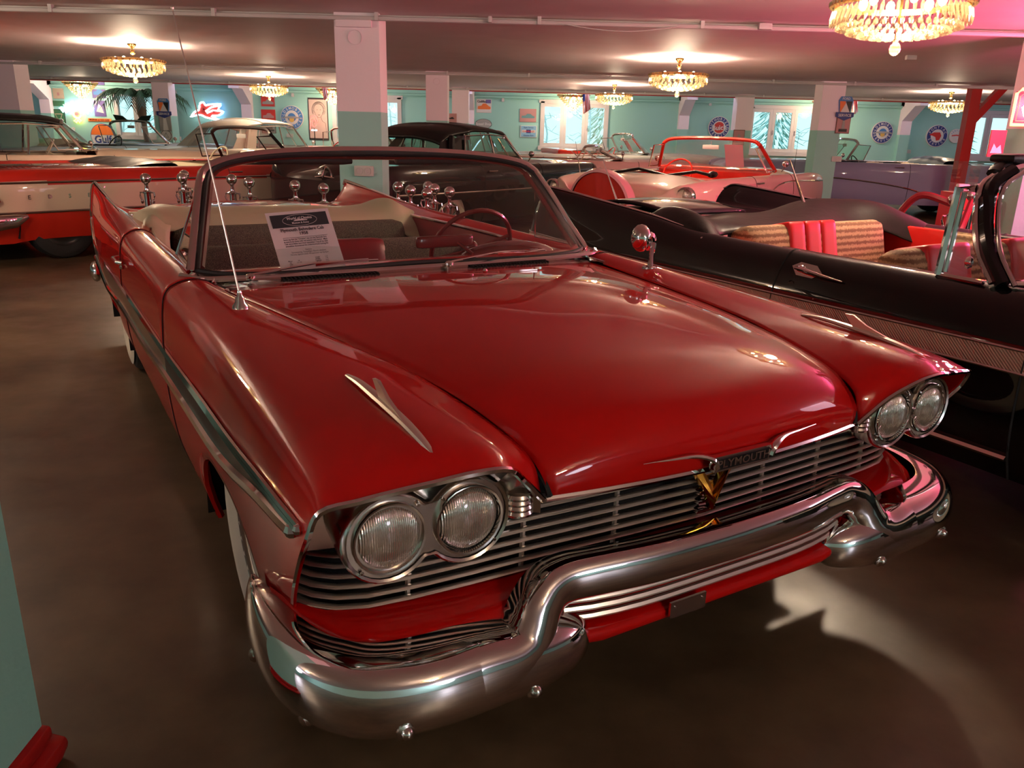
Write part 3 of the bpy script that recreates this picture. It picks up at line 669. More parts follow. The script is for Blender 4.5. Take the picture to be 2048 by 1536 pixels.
# ---- wheels
def wheel(parent, x, y, r, wd, white='white_rubber', sgn=1, cap='chrome', steer=0):
    hw = wd/2; mb = MB()
    mb.lathe([(r*.60, -hw*.85), (r*.80, -hw*1.02), (r*.95, -hw*.88), (r, -hw*.6), (r, hw*.6), (r*.95, hw*.88), (r*.80, hw*1.02), (r*.60, hw*.85)], 32, axis='Y', c=(0, 0, 0))
    mb.lathe([(0, 0), (r*.6, 0)], 24, axis='Y'); t = obj('wheel', mb, 'rubber', parent); t.location = (x, y, r); t.rotation_euler = (0, 0, steer)
    s = sgn
    if white:
        mb = MB(); mb.lathe([(r*.60, s*hw*.90), (r*.70, s*hw*1.07), (r*.80, s*hw*1.10), (r*.89, s*hw*1.02)], 32, axis='Y'); obj('whitewall', mb, white, t)
    mb = MB(); mb.lathe([(0, s*hw*1.02), (r*.12, s*hw*1.0), (r*.2, s*hw*.90), (r*.34, s*hw*.92), (r*.46, s*hw*.80), (r*.58, s*hw*.86), (r*.61, s*hw*.92)], 28, axis='Y'); obj('hubcap', mb, cap, t)
    return t
for sg in (-1, 1):
    for x in (0, -3.0): wheel(hero, x, sg*.795, .335, .20, sgn=sg)
mb = MB()
for sg in (-1, 1):
    for x in (0, -3.0):
        mb.grid([[(x+.44*math.cos(a), sg*.93, .22+.42*math.sin(a)), (x+.44*math.cos(a), sg*.58, .22+.42*math.sin(a))] for a in np.linspace(0, math.pi, 16)])
        mb.box((x, sg*.58, .52), (.88, .01, .34))
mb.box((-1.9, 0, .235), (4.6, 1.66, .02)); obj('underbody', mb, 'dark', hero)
# ================================================================== the hall
def struct(name, mb, mt, smooth=False, parent=None):
    o = obj(name, mb, mt, parent, smooth=smooth)
    if parent is None: o['kind'] = 'structure'
    return o
XL, XR, YB, YW = -14.6, 16.0, -6.0, 21.5
mb = MB(); mb.box(((XL+XR)/2, (YB+YW)/2, -.05), (XR-XL, YW-YB, .1)); struct('floor', mb, 'floor')
mb = MB(); mb.box(((XL+XR)/2, (YB+YW)/2, CEIL+.05), (XR-XL, YW-YB, .1)); struct('ceiling', mb, 'brownceil')
mb = MB(); mb.box((XL-.1, (YB+YW)/2, CEIL/2), (.2, YW-YB, CEIL)); struct('wall_left', mb, 'mintp')
mb = MB(); mb.box((XR+.1, (YB+YW)/2, CEIL/2), (.2, YW-YB, CEIL)); struct('wall_right', mb, 'mintp')
mb = MB(); mb.box(((XL+XR)/2, YB-.1, CEIL/2), (XR-XL, .2, CEIL)); struct('wall_front', mb, 'mintp')
# windows in the back wall
wins = [(-10.28, -8.75), (-4.72, -3.02), (.58, 2.25), (5.90, 7.58), (11.40, 13.1)]
wz0, wz1 = .98, 2.09
mb = MB(); xs = [XL]+[x for w_ in wins for x in w_]+[XR]
for i in range(0, len(xs), 2): mb.box(((xs[i]+xs[i+1])/2, YW+.1, CEIL/2), (xs[i+1]-xs[i], .2, CEIL))
for a, b in wins:
    mb.box(((a+b)/2, YW+.1, wz0/2), (b-a, .2, wz0)); mb.box(((a+b)/2, YW+.1, (wz1+CEIL)/2), (b-a, .2, CEIL-wz1))
struct('wall_back', mb, 'mintp')
for k, (a, b) in enumerate(wins):
    mb = MB(); t = .10
    mb.box(((a+b)/2, YW-.01, wz1-t/2+.06), (b-a+.14, .07, t)); mb.box(((a+b)/2, YW-.02, wz0+t/2-.07), (b-a+.14, .12, t))
    for x in (a+.02, b-.02): mb.box((x, YW-.01, (wz0+wz1)/2), (t, .07, wz1-wz0))
    mb.box(((a+b)/2, YW+.03, wz1-.02), (b-a, .07, .06)); mb.box(((a+b)/2, YW+.03, wz0+.02), (b-a, .07, .05))
    wn = struct('window_%d' % (k+1), mb, 'whitemetal')
    n = 3
    for j in range(n):
        x0 = a+(b-a)*j/n; x1 = a+(b-a)*(j+1)/n; mb = MB(); s = .055
        mb.box(((x0+x1)/2, YW+.03, wz1-.08), (x1-x0-.02, .044, .09)); mb.box(((x0+x1)/2, YW+.03, wz0+.06), (x1-x0-.02, .044, .09))
        for x in (x0+s/2+.012, x1-s/2-.012): mb.box((x, YW+.03, (wz0+wz1)/2), (s+.02, .05, wz1-wz0-.062))
        if j: mb.box((x0+.05, YW-.01, (wz0+wz1)/2-.05), (.02, .04, .10))
        fr = obj('sash', mb, 'whitemetal', wn, smooth=False)
        mb = MB(); mb.box(((x0+x1)/2, YW+.03, (wz0+wz1)/2), (x1-x0-.14, .006, wz1-wz0-.14)); obj('pane', mb, 'glass', fr, smooth=False)
# pillars
def pillar(x, y, w=.38, label=None):
    mb = MB(); mb.box((x, y, 1.5/2), (w, w, 1.5), 1); mb.box((x, y, (1.5+CEIL)/2), (w, w, CEIL-1.5), 0)
    return struct('pillar', mb, ['pinkp', 'mintp'])
PA, PB, PC = 7.45, 14.4, 19.6
pil = {}
for nm, x, y, w in (('A', -1.375, PA, .375), ('A2', 4.62, PA, .40), ('B', -1.385, PB, .36), ('B2', 5.24, PB, .38), ('B0', -8.62, PB, .42), ('C0', -8.22, PC, .38), ('C', -1.35, PC, .38), ('C2', 5.18, PC, .38), ('Z', -7.3, PA, .38)):
    pil[nm] = pillar(x, y, w)
mb = MB(); mb.box((-1.222, 1.222, 1.5/2+.05), (.40, .46, 1.5-.1), 1); mb.box((-1.222, 1.222, (1.5+CEIL)/2), (.40, .46, CEIL-1.5), 0); p0 = struct('pillar', mb, ['pinkp', 'mintp'])
mb = MB(); mb.rbox((-1.222, 1.222, .030), (.48, .54, .06), .03, n=6); mb.rbox((-1.222, 1.222, .075), (.435, .495, .05), .02, n=6); obj('plinth', mb, 'redtrim', p0)
# half pillars on the back wall
for u in (495, 938, 1814, 1368, 95):
    p = at(u, 230, YW-.1); w_ = .26
    mb = MB(); mb.box((p.x, YW-.08, .75), (w_, .16, 1.5), 1); mb.box((p.x, YW-.08, (1.5+CEIL)/2), (w_, .16, CEIL-1.5), 0)
    mb.box((p.x, YW-.5, CEIL-.05), (w_, 1.0, .10), 0)
    mb.prism([(YW-.16, CEIL-.45), (YW-.16, CEIL-.1), (YW-.75, CEIL-.1)], w_, lambda a, b, c, X0=p.x: (X0+c, a, b)); struct('pillar', mb, ['pinkp', 'mintp'])
# red soffit board, conduits, wall duct
mb = MB(); mb.box(((XL+XR)/2, PC+.10, CEIL-.035), (XR-XL, .05, .07)); struct('trim_1', mb, 'redtrim')
for k, y in enumerate((PA-.215, PB-.22, PC-.24)):
    mb = MB(); mb.tube([(XL, y, CEIL-.045), (XR, y, CEIL-.045)], .018, 8); mb.tube([(XL, y+.045, CEIL-.02), (XR, y+.045, CEIL-.02)], .010, 6)
    cd = tag(obj('conduit_pipe', mb, 'whitemetal'), ('white painted conduit crossing the ceiling nearest the big chandelier', 'white painted conduit in front of the second row of pillars', 'white painted conduit in front of the third row of pillars')[k], 'pipe', 'ceiling conduits')
    for x in np.arange(-12, 13, 1.35):
        mb = MB(); mb.box((x, y, CEIL-.03), (.03, .05, .06)); obj('pipe_clip', mb, 'whitemetal', cd, smooth=False)
mb = MB(); mb.tube([(XL, YW-.04, 2.17), (XR, YW-.04, 2.17)], .035, 8); mb.tube([(XL, YW-.03, 2.12), (XR, YW-.03, 2.12)], .012, 6); struct('trim_2', mb, 'mintp', smooth=True)
mb = MB(); mb.box(((XL+XR)/2, YW-.01, .08), (XR-XL, .02, .16)); struct('baseboard_back', mb, 'whitemetal')
mb = MB()
mb.tube([(XL+1, PC+.28, CEIL-.03), (XR-1, PC+.28, CEIL-.03)], .014, 6); tag(obj('cove_lamp', mb, neon('cove_blue_white', (.62, .72, 1.0), 9)), 'blue white tube light hidden behind the red ceiling trim', 'lamp')
# pillar-head boxes and cover plates
for nm, lab in (('A', 'box and round cover plate at the head of the pillar behind the red car'),):
    x, y = -1.375, PA
    mb = MB(); mb.rbox((x-.02, y-.20, CEIL-.085), (.30, .05, .06), .008, n=3); mb.lathe([(0, .004), (.055, .004), (.058, -.006)], 24, (x-.015, y-.190, CEIL-.19), 'Y'); obj('junction_cover', mb, 'pinkp', pil['A'])
mb = MB(); mb.lathe([(0, .004), (.05, .004), (.053, -.006)], 24, (-1.385, PB-.182, CEIL-.16), 'Y'); obj('junction_cover', mb, 'pinkp', pil['B'])
# red steel post with a brace
rp = thing('red_post', 'red painted steel post with a slanting brace under the ceiling', 'post', (7.72, 14.5, 0))
mb = MB(); mb.box((0, 0, CEIL/2), (.17, .17, CEIL)); mb.box((0, 0, .01), (.3, .3, .02)); obj('shaft', mb, 'redtrim', rp, smooth=False)
mb = MB(); mb.box((.27, 0, CEIL-.27), (.12, .12, .72), rot=Matrix.Rotation(R(38), 3, 'Y')); obj('brace', mb, 'redtrim', rp, smooth=False)
# sockets
def socket(name, label, loc, n=2, mt='plastic'):
    t = thing(name, label, 'socket', loc)
    mb = MB(); mb.rbox((0, 0, 0), (.085*n, .03, .09), .008, n=3); obj('faceplate', mb, mt, t)
    for i in range(n):
        mb = MB(); x = (i-(n-1)/2)*.075; mb.lathe([(.030, -.018), (.026, -.010), (.024, -.016), (0, -.016)], 16, (x, 0, 0), 'Y')
        mb.ball((x, -.018, .010), .004, 6); mb.ball((x, -.018, -.010), .004, 6); obj('outlet', mb, 'black2' if False else 'whitemetal', t)
    return t
p = at(728, 342, PA-.2); socket('wall_socket', 'white double socket on the mint pillar behind the red car', (p.x, PA-.2, p.z))
p = at(1673, 318, PB-.2); socket('wall_socket', 'white double socket with a plug on the pillar before the lavender car', (p.x, PB-.205, p.z))
p = at(580, 271, YW-.02); socket('wall_socket', 'small white double socket below the blue ringed sign', (p.x, YW-.02, p.z))
p = at(1815, 303, YW-.02); socket('wall_socket', 'small white socket low on the wall by the last half pillar', (p.x, YW-.02, p.z))
p = at(147, 258, YW-.02); socket('wall_socket', 'small white socket below the flower neon', (p.x, YW-.02, p.z), 1)
# ceiling details
for (u, v, Y, lab) in ((980, 42, PA-.25, 'small white sensor clipped to the conduit above the hood'), (1530, 53, PA-.25, 'white junction box on the conduit left of the big chandelier'), (1820, 127, 9.5, 'small white box fixed to the pink lit ceiling')):
    p = at(u, v, Y); mb = MB(); mb.rbox((p.x, Y, CEIL-.035), (.11 if v != 42 else .035, .06, .05), .008, n=3); tag(obj('ceiling_box', mb, 'whitemetal'), lab, 'electrical box')
mb = MB(); mb.tube(smooth_path([(.38, PA-.26, CEIL-.06), (.62, PA-.27, CEIL-.09), (.9, PA-.27, CEIL-.10), (1.15, PA-.26, CEIL-.075), (1.3, PA-.24, CEIL-.05)]), .004, 6); tag(obj('loose_cable', mb, 'whitemetal'), 'thin white cable sagging from the conduit right of the pillar', 'cable')

# ================================================================== chandeliers
def drop_mesh():
    mb = MB(); V = [(0, 0, .5)]
    for z, r in ((.22, .5), (-.18, .42)):
        for k in range(5): V.append((r*math.cos(2*math.pi*k/5), r*.6*math.sin(2*math.pi*k/5), z))
    V.append((0, 0, -.5)); F = []
    for k in range(5):
        a, b = 1+k, 1+(k+1) % 5; F += [(0, a, b), (a, 6+k, 6+(k+1) % 5), (a, 6+(k+1) % 5, b), (6+k, 11, 6+(k+1) % 5)]
    mb.add(V, F); me = bpy.data.meshes.new('crystal_drop'); me.from_pydata(mb.v, [], mb.f); me.materials.append(M['crystal']); return me, mb
DROP, DROPMB = drop_mesh()
def put_drop(par, loc, w, h, ang, tilt, single, acc):
    rot = Matrix.Rotation(ang, 3, 'Z') @ Matrix.Rotation(tilt, 3, 'Y')
    if single:
        o = link('crystal_drop', DROP, par, loc); o.rotation_euler = rot.to_euler(); o.scale = (w, w, h)
    else:
        acc.add([tuple(rot @ Vector((v[0]*w, v[1]*w, v[2]*h))+Vector(loc)) for v in DROPMB.v], DROPMB.f)
def basket(label, x, y, detail=False, group=None):
    t = thing('chandelier', label, 'chandelier', (x, y, CEIL), 0, group)
    mb = MB(); mb.lathe([(0, 0), (.055, 0), (.052, -.018), (.025, -.045), (.018, -.06), (0, -.06)], 16); obj('canopy', mb, 'brass', t)
    mb = MB(); mb.tube([(0, 0, -.05), (0, 0, -.36)], .008, 8); mb.lathe([(0, -.07), (.03, -.075), (.018, -.095), (.03, -.115), (.012, -.13)], 12); obj('stem', mb, 'brass', t)
    R0 = .355; mb = MB(); mb.lathe([(R0-.02, -.185), (R0+.005, -.18), (R0+.01, -.21), (R0-.015, -.215), (R0-.02, -.185)], 48); obj('rim', mb, 'brass', t)
    for k in range(6):
        a = k*math.pi/3+.4; mb = MB(); mb.ball((.20*math.cos(a), .20*math.sin(a), -.19), .024, 10, (1, 1, 1.4)); obj('bulb', mb, 'bulb', t)
    mb = MB(); n = 56 if detail else 30
    acc = MB()
    for k in range(n):        # upper ring, long hanging row, then the shallow bowl
        a = 2*math.pi*k/n; c, s = math.cos(a), math.sin(a)
        put_drop(t, (R0*1.0*c, R0*1.0*s, -.200), .032 if detail else .05, .045, a, 0, detail, acc)
        put_drop(t, (R0*.955*c, R0*.955*s, -.262), .034 if detail else .055, .105, a, R(-16), detail, acc)
    for r_, z, m_ in ((.300, -.316, 44), (.245, -.338, 36), (.185, -.354, 28), (.12, -.364, 18), (.055, -.368, 9)):
        if not detail: m_ = m_*2//3
        for k in range(m_):
            a = 2*math.pi*(k+.5)/m_; put_drop(t, (r_*math.cos(a), r_*math.sin(a), z), .036 if detail else .055, .055, a, R(-62), detail and r_ > .25, acc)
    o = obj('crystal_beads', acc, 'crystal', t, smooth=False); o['kind'] = 'stuff'
    mb = MB(); mb.ball((0, 0, -.425), .030, 12, (1, 1, 1.2)); mb.tube([(0, 0, -.36), (0, 0, -.39)], .004, 6); obj('crystal_ball', mb, 'crystal', t, smooth=False)
    return t
g = 'basket chandeliers hung from the ceiling'
basket('big basket crystal chandelier cut off by the top of the view', *BASKETS[0], detail=True, group=g)
for k, lab in ((2, 'basket chandelier above the pink car with red screen frame'), (3, 'basket chandelier above the white and red sedan, brass stem'), (4, 'small basket chandelier beside the hanging striped flag'), (5, 'small basket chandelier over the blue winged sign'), (6, 'basket chandelier half hidden by the red post'), (1, 'basket chandelier over the gap beside the red car, out of view'), (7, 'basket chandelier above where the photographer stands'), (8, 'basket chandelier behind the near pillar, out of view'), (9, 'basket chandelier over the black car, out of view'), (10, 'basket chandelier past the near neon pillar, out of view')):
    basket(lab, *BASKETS[k], group=g)
for k, lab in enumerate(('cone chandelier by the neon flower sign', 'cone chandelier behind the nearest pillar', 'cone chandelier behind the striped flag', 'cone chandelier beside the pillar with the shield sign')):
    x, y = CONES[k]; t = thing('cone_chandelier', lab, 'chandelier', (x, y, CEIL), 0, 'cone chandeliers along the back wall')
    mb = MB(); mb.tube([(0, 0, 0), (0, 0, -.42)], .01, 8); mb.lathe([(.36, -.09), (.37, -.07), (.36, -.11), (.34, -.11)], 32); obj('frame', mb, 'brass', t)
    acc = MB()
    for j in range(9):
        r_ = .38*(1-j/9.5); z = -.06-.042*j; m_ = max(6, int(34*(1-j/11)))
        for q in range(m_):
            a = 2*math.pi*(q+.5*(j % 2))/m_; put_drop(t, (r_*math.cos(a), r_*math.sin(a), z), .052, .055, a, 0, False, acc)
    o = obj('crystal_beads', acc, 'crystal', t, smooth=False); o['kind'] = 'stuff'
    for q in range(4):
        mb = MB(); mb.ball((.14*math.cos(q*1.57), .14*math.sin(q*1.57), -.12), .03, 8); obj('bulb', mb, 'bulb', t)

# ================================================================== signs and pictures
S_ = {}
def flat(name, col, rough=.45, es=0): 
    k = (tuple(col), es)
    if k not in S_: S_[k] = mat(name, col, rough, emit=col if es else None, es=es)
    return S_[k]
WHT, NVY, REDc, BLU = flat('sign_white', (.70, .68, .64)), flat('sign_navy', (.03, .05, .22)), flat('sign_red', (.60, .04, .03)), flat('sign_blue', (.07, .22, .50))
GLD, GRN, BLK, GRY, ORG = flat('sign_gold', (.65, .42, .10)), flat('sign_green', (.05, .16, .07)), flat('sign_black', (.02, .02, .02)), flat('sign_grey', (.34, .33, .31)), flat('sign_orange', (.85, .20, .04))
def disc(mb, r, fr, z0, z1, mi=0, n=40, sx=1, sy=1):
    mb.prism([(r*sx*math.cos(2*math.pi*k/n), r*sy*math.sin(2*math.pi*k/n)) for k in range(n)], z1-z0, lambda x, y, z: fr(x, y, z+(z0+z1)/2), mi)
def ring_sign(label, u, v, Y, r, outer, rim, words, middle, lit=False, word_mt=WHT):
    p = at(u, v, Y); t = thing('round_sign', label, 'sign', (p.x, Y, p.z)); fr = lambda x, y, z: (x, -z, y)
    mb = MB(); disc(mb, r, fr, 0, .05); obj('sign_body', mb, rim, t, smooth=False)
    mb = MB(); disc(mb, r*.94, fr, .05, .056); obj('ring_field', mb, outer, t, smooth=False)
    mb = MB(); disc(mb, r*.60, fr, .056, .062); obj('centre_field', mb, WHT, t, smooth=False)
    mb = MB(); arc_text(mb, words[0], r*.30, r*.765, math.pi/2, .33*len(words[0]), fr, z=.058)
    if len(words) > 1: arc_text(mb, words[1], r*.30, r*.765, -math.pi/2, .33*len(words[1]), fr, top=False, z=.058)
    obj('lettering', mb, word_mt, t, smooth=False)
    middle(t, r, fr); return t
def saturn(t, r, fr):
    mb = MB(); disc(mb, r*.36, fr, .062, .074); obj('globe', mb, BLU, t, smooth=False)
    mb = MB(); mb.prism([(-r*.86, .0), (-r*.3, r*.10), (r*.3, r*.10), (r*.86, 0), (r*.3, -r*.08), (-r*.3, -r*.08)], .01, lambda x, y, z: fr(x, y, z+.08)); obj('winged_band', mb, GRY, t, smooth=False)
    mb = MB(); disc(mb, r*.22, lambda x, y, z: fr(x, y-r*.17, z), .0765, .079, n=20); obj('lower_arc', mb, GLD, t, smooth=False)
Y1 = YW-.005
ring_sign('round blue and white sign with a winged globe left of the portrait', 585, 235, Y1, .29, BLU, WHT, ('OLDSMOBILE', 'SERVICE'), saturn)
ring_sign('round navy and white sign with a winged globe beside the bare half pillar', 1763, 265, Y1, .27, NVY, WHT, ('OLDSMOBILE', 'SERVICE'), saturn)
def buick(t, r, fr):
    mb = MB(); disc(mb, r*.50, fr, .062, .070); obj('red_disc', mb, REDc, t, smooth=False)
    mb = MB(); text_on(mb, 'Buick', r*.62, fr, at=(0, -.01), rot=.08, z=.078, bold=True); obj('script', mb, WHT, t, smooth=False)
ring_sign('round navy sign with white script over a red disc', 1437, 255, Y1, .27, NVY, WHT, ('AUTHORIZED', 'SERVICE'), buick)
def head(t, r, fr):
    mb = MB(); mb.prism([(-r*.80, .10*r), (-r*.35, r*.32), (r*.20, r*.33), (r*.36, r*.02), (r*.22, -r*.36), (-r*.05, -r*.42), (-r*.16, -r*.10), (-r*.45, .02*r)], .01, lambda x, y, z: fr(x, y, z+.07)); obj('red_profile', mb, REDc, t, smooth=False)
ring_sign('round dark blue sign with a red profile in the middle', 1872, 272, Y1, .27, NVY, WHT, ('PONTIAC', 'SERVICE'), head)
def star(t, r, fr):
    mb = MB(); mb.prism([(r*(.42 if k % 2 == 0 else .17)*math.cos(math.pi/2+k*math.pi/5), r*(.42 if k % 2 == 0 else .17)*math.sin(math.pi/2+k*math.pi/5)) for k in range(10)], .01, lambda x, y, z: fr(x, y, z+.07)); obj('star', mb, GRN, t, smooth=False)
ring_sign('round maroon sign cut in half by the shield pillar', 1652, 263, Y1, .27, flat('sign_maroon', (.22, .02, .02)), WHT, ('GASOLINE', 'MOTOR OIL'), star)
def bow(t, r, fr):
    mb = MB(); mb.prism([(-.7*r, .10*r), (0, .2*r), (.7*r, .10*r), (.7*r, -.06*r), (0, .02*r), (-.7*r, -.06*r)], .004, lambda x, y, z: fr(x, y, z+.068)); obj('stripe', mb, REDc, t, smooth=False)
t = ring_sign('small pale round sign behind the red post', 1910, 272, Y1, .17, WHT, WHT, ('SERVICE',), bow, word_mt=BLU)
# oval sign
p = at(967, 248, Y1); t = thing('oval_sign', 'oval grey metal sign below the orange car poster', 'sign', (p.x, Y1, p.z)); fr = lambda x, y, z: (x, -z, y)
mb = MB(); disc(mb, .20, fr, 0, .02, sx=1.05, sy=.62); obj('sign_body', mb, BLK, t, smooth=False)
mb = MB(); disc(mb, .19, fr, .02, .024, sx=1.05, sy=.62); obj('field', mb, GRY, t, smooth=False)
mb = MB(); text_on(mb, 'Speed Shop', .085, fr, z=.028, bold=True); obj('script', mb, WHT, t, smooth=False)
# orange, white and blue round petrol sign
p = at(207, 266, Y1-.15); t = thing('petrol_sign', 'round orange and white petrol sign with big blue letters behind the pale cars', 'sign', (p.x, Y1-.15, p.z-.08)); r = .31
mb = MB(); disc(mb, r, fr, 0, .05, 0); obj('sign_body', mb, NVY, t, smooth=False)
mb = MB(); mb.prism([(r*.95*math.cos(a), r*.95*math.sin(a)) for a in np.linspace(.12, math.pi-.12, 20)], .01, lambda x, y, z: fr(x, y, z+.056)); obj('orange_half', mb, ORG, t, smooth=False)
mb = MB(); mb.prism([(r*.95*math.cos(a), r*.95*math.sin(a)) for a in np.linspace(math.pi-.1, 2*math.pi+.1, 24)], .01, lambda x, y, z: fr(x, y, z+.056)); obj('white_half', mb, WHT, t, smooth=False)
mb = MB(); text_on(mb, 'Gulf', r*.82, fr, at=(0, -.08), z=.068, bold=True); obj('lettering', mb, NVY, t, smooth=False)
# shields on pillars
def shield(label, u, v, Y, s):
    p = at(u, v, Y); t = thing('shield_sign', label, 'sign', (p.x, Y, p.z)); q = lambda pts: [(a*s, b*s) for a, b in pts]
    mb = MB(); mb.prism(q([(-.40, .35), (-.28, .55), (.28, .55), (.40, .35), (.34, -.1), (.30, -.35), (-.30, -.35), (-.34, -.1)]), .02, lambda x, y, z: fr(x, y, z+.01)); obj('sign_body', mb, BLU, t, smooth=False)
    mb = MB(); mb.prism(q([(-.34, .30), (-.02, .30), (-.02, -.05), (-.28, -.28)]), .006, lambda x, y, z: fr(x, y, z+.024)); obj('orange_field', mb, ORG, t, smooth=False)
    mb = MB(); mb.prism(q([(.02, .30), (.34, .30), (.28, -.28), (.02, -.05)]), .006, lambda x, y, z: fr(x, y, z+.024)); obj('dark_field', mb, BLK, t, smooth=False)
    mb = MB(); mb.prism(q([(0, .22), (.26, -.30), (-.26, -.30)]), .006, lambda x, y, z: fr(x, y, z+.030)); obj('white_peak', mb, WHT, t, smooth=False)
    mb = MB(); mb.prism(q([(-.50, -.28), (.50, -.28), (.50, -.52), (0, -.72), (-.50, -.52)]), .012, lambda x, y, z: fr(x, y, z+.034)); obj('banner', mb, NVY, t, smooth=False)
    mb = MB(); text_on(mb, 'SERVICE', .20*s, fr, at=(0, -.45*s), z=.043, bold=True); text_on(mb, 'FORD', .17*s, fr, at=(0, .43*s), z=.024, bold=True); obj('lettering', mb, WHT, t, smooth=False)
shield('shield sign with a blue banner on the pillar before the lavender car', 1690, 214, PB-.192, .30)
shield('small shield sign with a blue banner on the pillar by the palm', 328, 214, PC-.192, .34)
def picture(label, u, v, Y, w_, h_, ground, bits, frame=None, name='poster', cat='poster', words=()):
    p = at(u, v, Y); t = thing(name, label, cat, (p.x, Y, p.z))
    mb = MB(); mb.box((0, -.008, 0), (w_, .016, h_)); obj('backing', mb, frame or WHT, t, smooth=False)
    mb = MB(); mb.box((0, -.018, 0), (w_*.92, .004, h_*.92)); obj('print', mb, ground, t, smooth=False)
    for k, (pts, mt) in enumerate(bits):
        mb = MB(); mb.prism([(a*w_, b*h_) for a, b in pts], .003, lambda x, y, z: (x, -.0225-.002*k-z, y)); obj('printed_shape', mb, mt, t, smooth=False)
    for (s, size, ax, ay, mt) in words:
        mb = MB(); text_on(mb, s, size, lambda x, y, z: (x, -.031-z, y), at=(ax*w_, ay*h_), bold=True); obj('printed_words', mb, mt, t, smooth=False)
    return t
def carshape(x0=-.42, x1=.42, y=-.1, h=.2): return [(x0, y), (x0+.03, y+h*.5), (x0+.25, y+h*.6), (x0+.35, y+h), (x0+.55, y+h), (x1-.12, y+h*.55), (x1, y+h*.4), (x1, y), (x1-.1, y-.02), (x0+.12, y-.02)]
VIO, TEA, PNK, TAN, LBL = flat('print_violet', (.16, .12, .34)), flat('print_teal', (.12, .28, .30)), flat('print_rose', (.50, .25, .24)), flat('print_tan', (.55, .42, .30)), flat('print_sky', (.25, .50, .68))
picture('white poster of an orange car with a blue corner', 968, 212, Y1, .38, .33, WHT, [([(.12, .2), (.46, .2), (.46, .46), (.12, .46)], VIO), (carshape(-.42, .44, -.22, .40), ORG)], words=(('Cadillac', .075, -.14, .32, BLK),))
picture('rose tinted picture of an open car above the pale blue one', 1056, 231, Y1, .42, .32, PNK, [(carshape(-.40, .40, -.18, .30), TEA)], frame=PNK)
picture('pale blue poster with a bow shaped badge left of the window', 1057, 263, Y1, .42, .29, LBL, [([(-.42, -.1), (.42, -.1), (.42, .12), (-.42, .12)], WHT), ([(-.14, -.14), (.14, -.14), (.14, .16), (-.14, .16)], NVY)], words=(('CHEVROLET', .055, 0, 0, REDc), ('Super Service', .045, 0, .33, NVY), ('Genuine Parts', .045, 0, -.33, NVY)))
picture('red car picture topmost of the column left of the blue ringed sign', 536, 203, Y1, .36, .25, REDc, [(carshape(-.40, .40, -.25, .45), GRY)], frame=GRY)
picture('red car picture in the middle of the column left of the blue ringed sign', 537, 231, Y1, .36, .29, REDc, [(carshape(-.40, .40, -.2, .40), PNK)], frame=REDc)
picture('dark car picture lowest of the column left of the blue ringed sign', 538, 258, Y1, .36, .20, GRY, [(carshape(-.40, .40, -.25, .45), BLK)], frame=BLK)
picture('faded cream poster above the green ones on the back wall', 117, 187, Y1, .27, .25, TAN, [([(-.1, -.2), (.12, -.2), (.1, .1), (-.1, .1)], PNK)], frame=TAN)
picture('narrow dark green sign under the cream poster', 118, 207, Y1, .29, .13, GRN, [], frame=GRN, )
picture('dark green poster with a triangular crest', 119, 234, Y1, .30, .38, GRN, [([(-.34, .22), (.34, .22), (0, -.38)], TAN), ([(-.26, .17), (.26, .17), (0, -.29)], GRN)], frame=BLK)
picture('violet poster partly behind the cone chandelier', 197, 178, Y1, .34, .44, VIO, [(carshape(-.4, .4, -.3, .3), BLU)], frame=VIO)
picture('violet poster of a white ship shaped form', 200, 217, Y1, .29, .38, VIO, [([(-.3, -.2), (.35, -.3), (.2, .1), (-.05, .3)], WHT)], frame=VIO)
picture('narrow orange and red strip sign above the petrol sign', 200, 240, Y1, .60, .075, ORG, [], frame=GLD, words=(('MOPAR or NO CAR', .058, 0, 0, BLK),))
picture('dark little photograph on the third row pillar, upper one', 902, 236, PC-.195, .26, .20, PNK, [(carshape(-.3, .3, -.1, .2), BLK)], frame=PNK)
picture('black little picture on the third row pillar, lower one', 902, 255, PC-.195, .24, .16, BLK, [([(-.2, -.4), (.2, -.4), (.12, .3), (-.12, .3)], WHT)], frame=BLK)
picture('brown framed picture on the pillar before the lavender car', 1686, 246, PB-.195, .235, .34, PNK, [([(-.12, -.3), (.14, -.3), (.05, .25), (-.05, .25)], GRY), ([(-.3, -.42), (.3, -.42), (.3, -.28), (-.3, -.28)], BLK)], frame=flat('frame_brown', (.16, .07, .05)), name='framed_picture')
picture('small brown framed picture behind the orange red screen frame', 1477, 275, PC-.195, .26, .34, PNK, [([(-.2, -.3), (.2, -.3), (.1, .2), (-.1, .2)], GRY)], frame=flat('frame_brown', (.16, .07, .05)), name='framed_picture')
picture('grey photograph low on the pillar by the palm', 331, 246, PC-.195, .27, .36, GRY, [([(-.2, -.45), (.25, -.45), (.1, .3), (-.12, .35)], WHT)], frame=GRY)
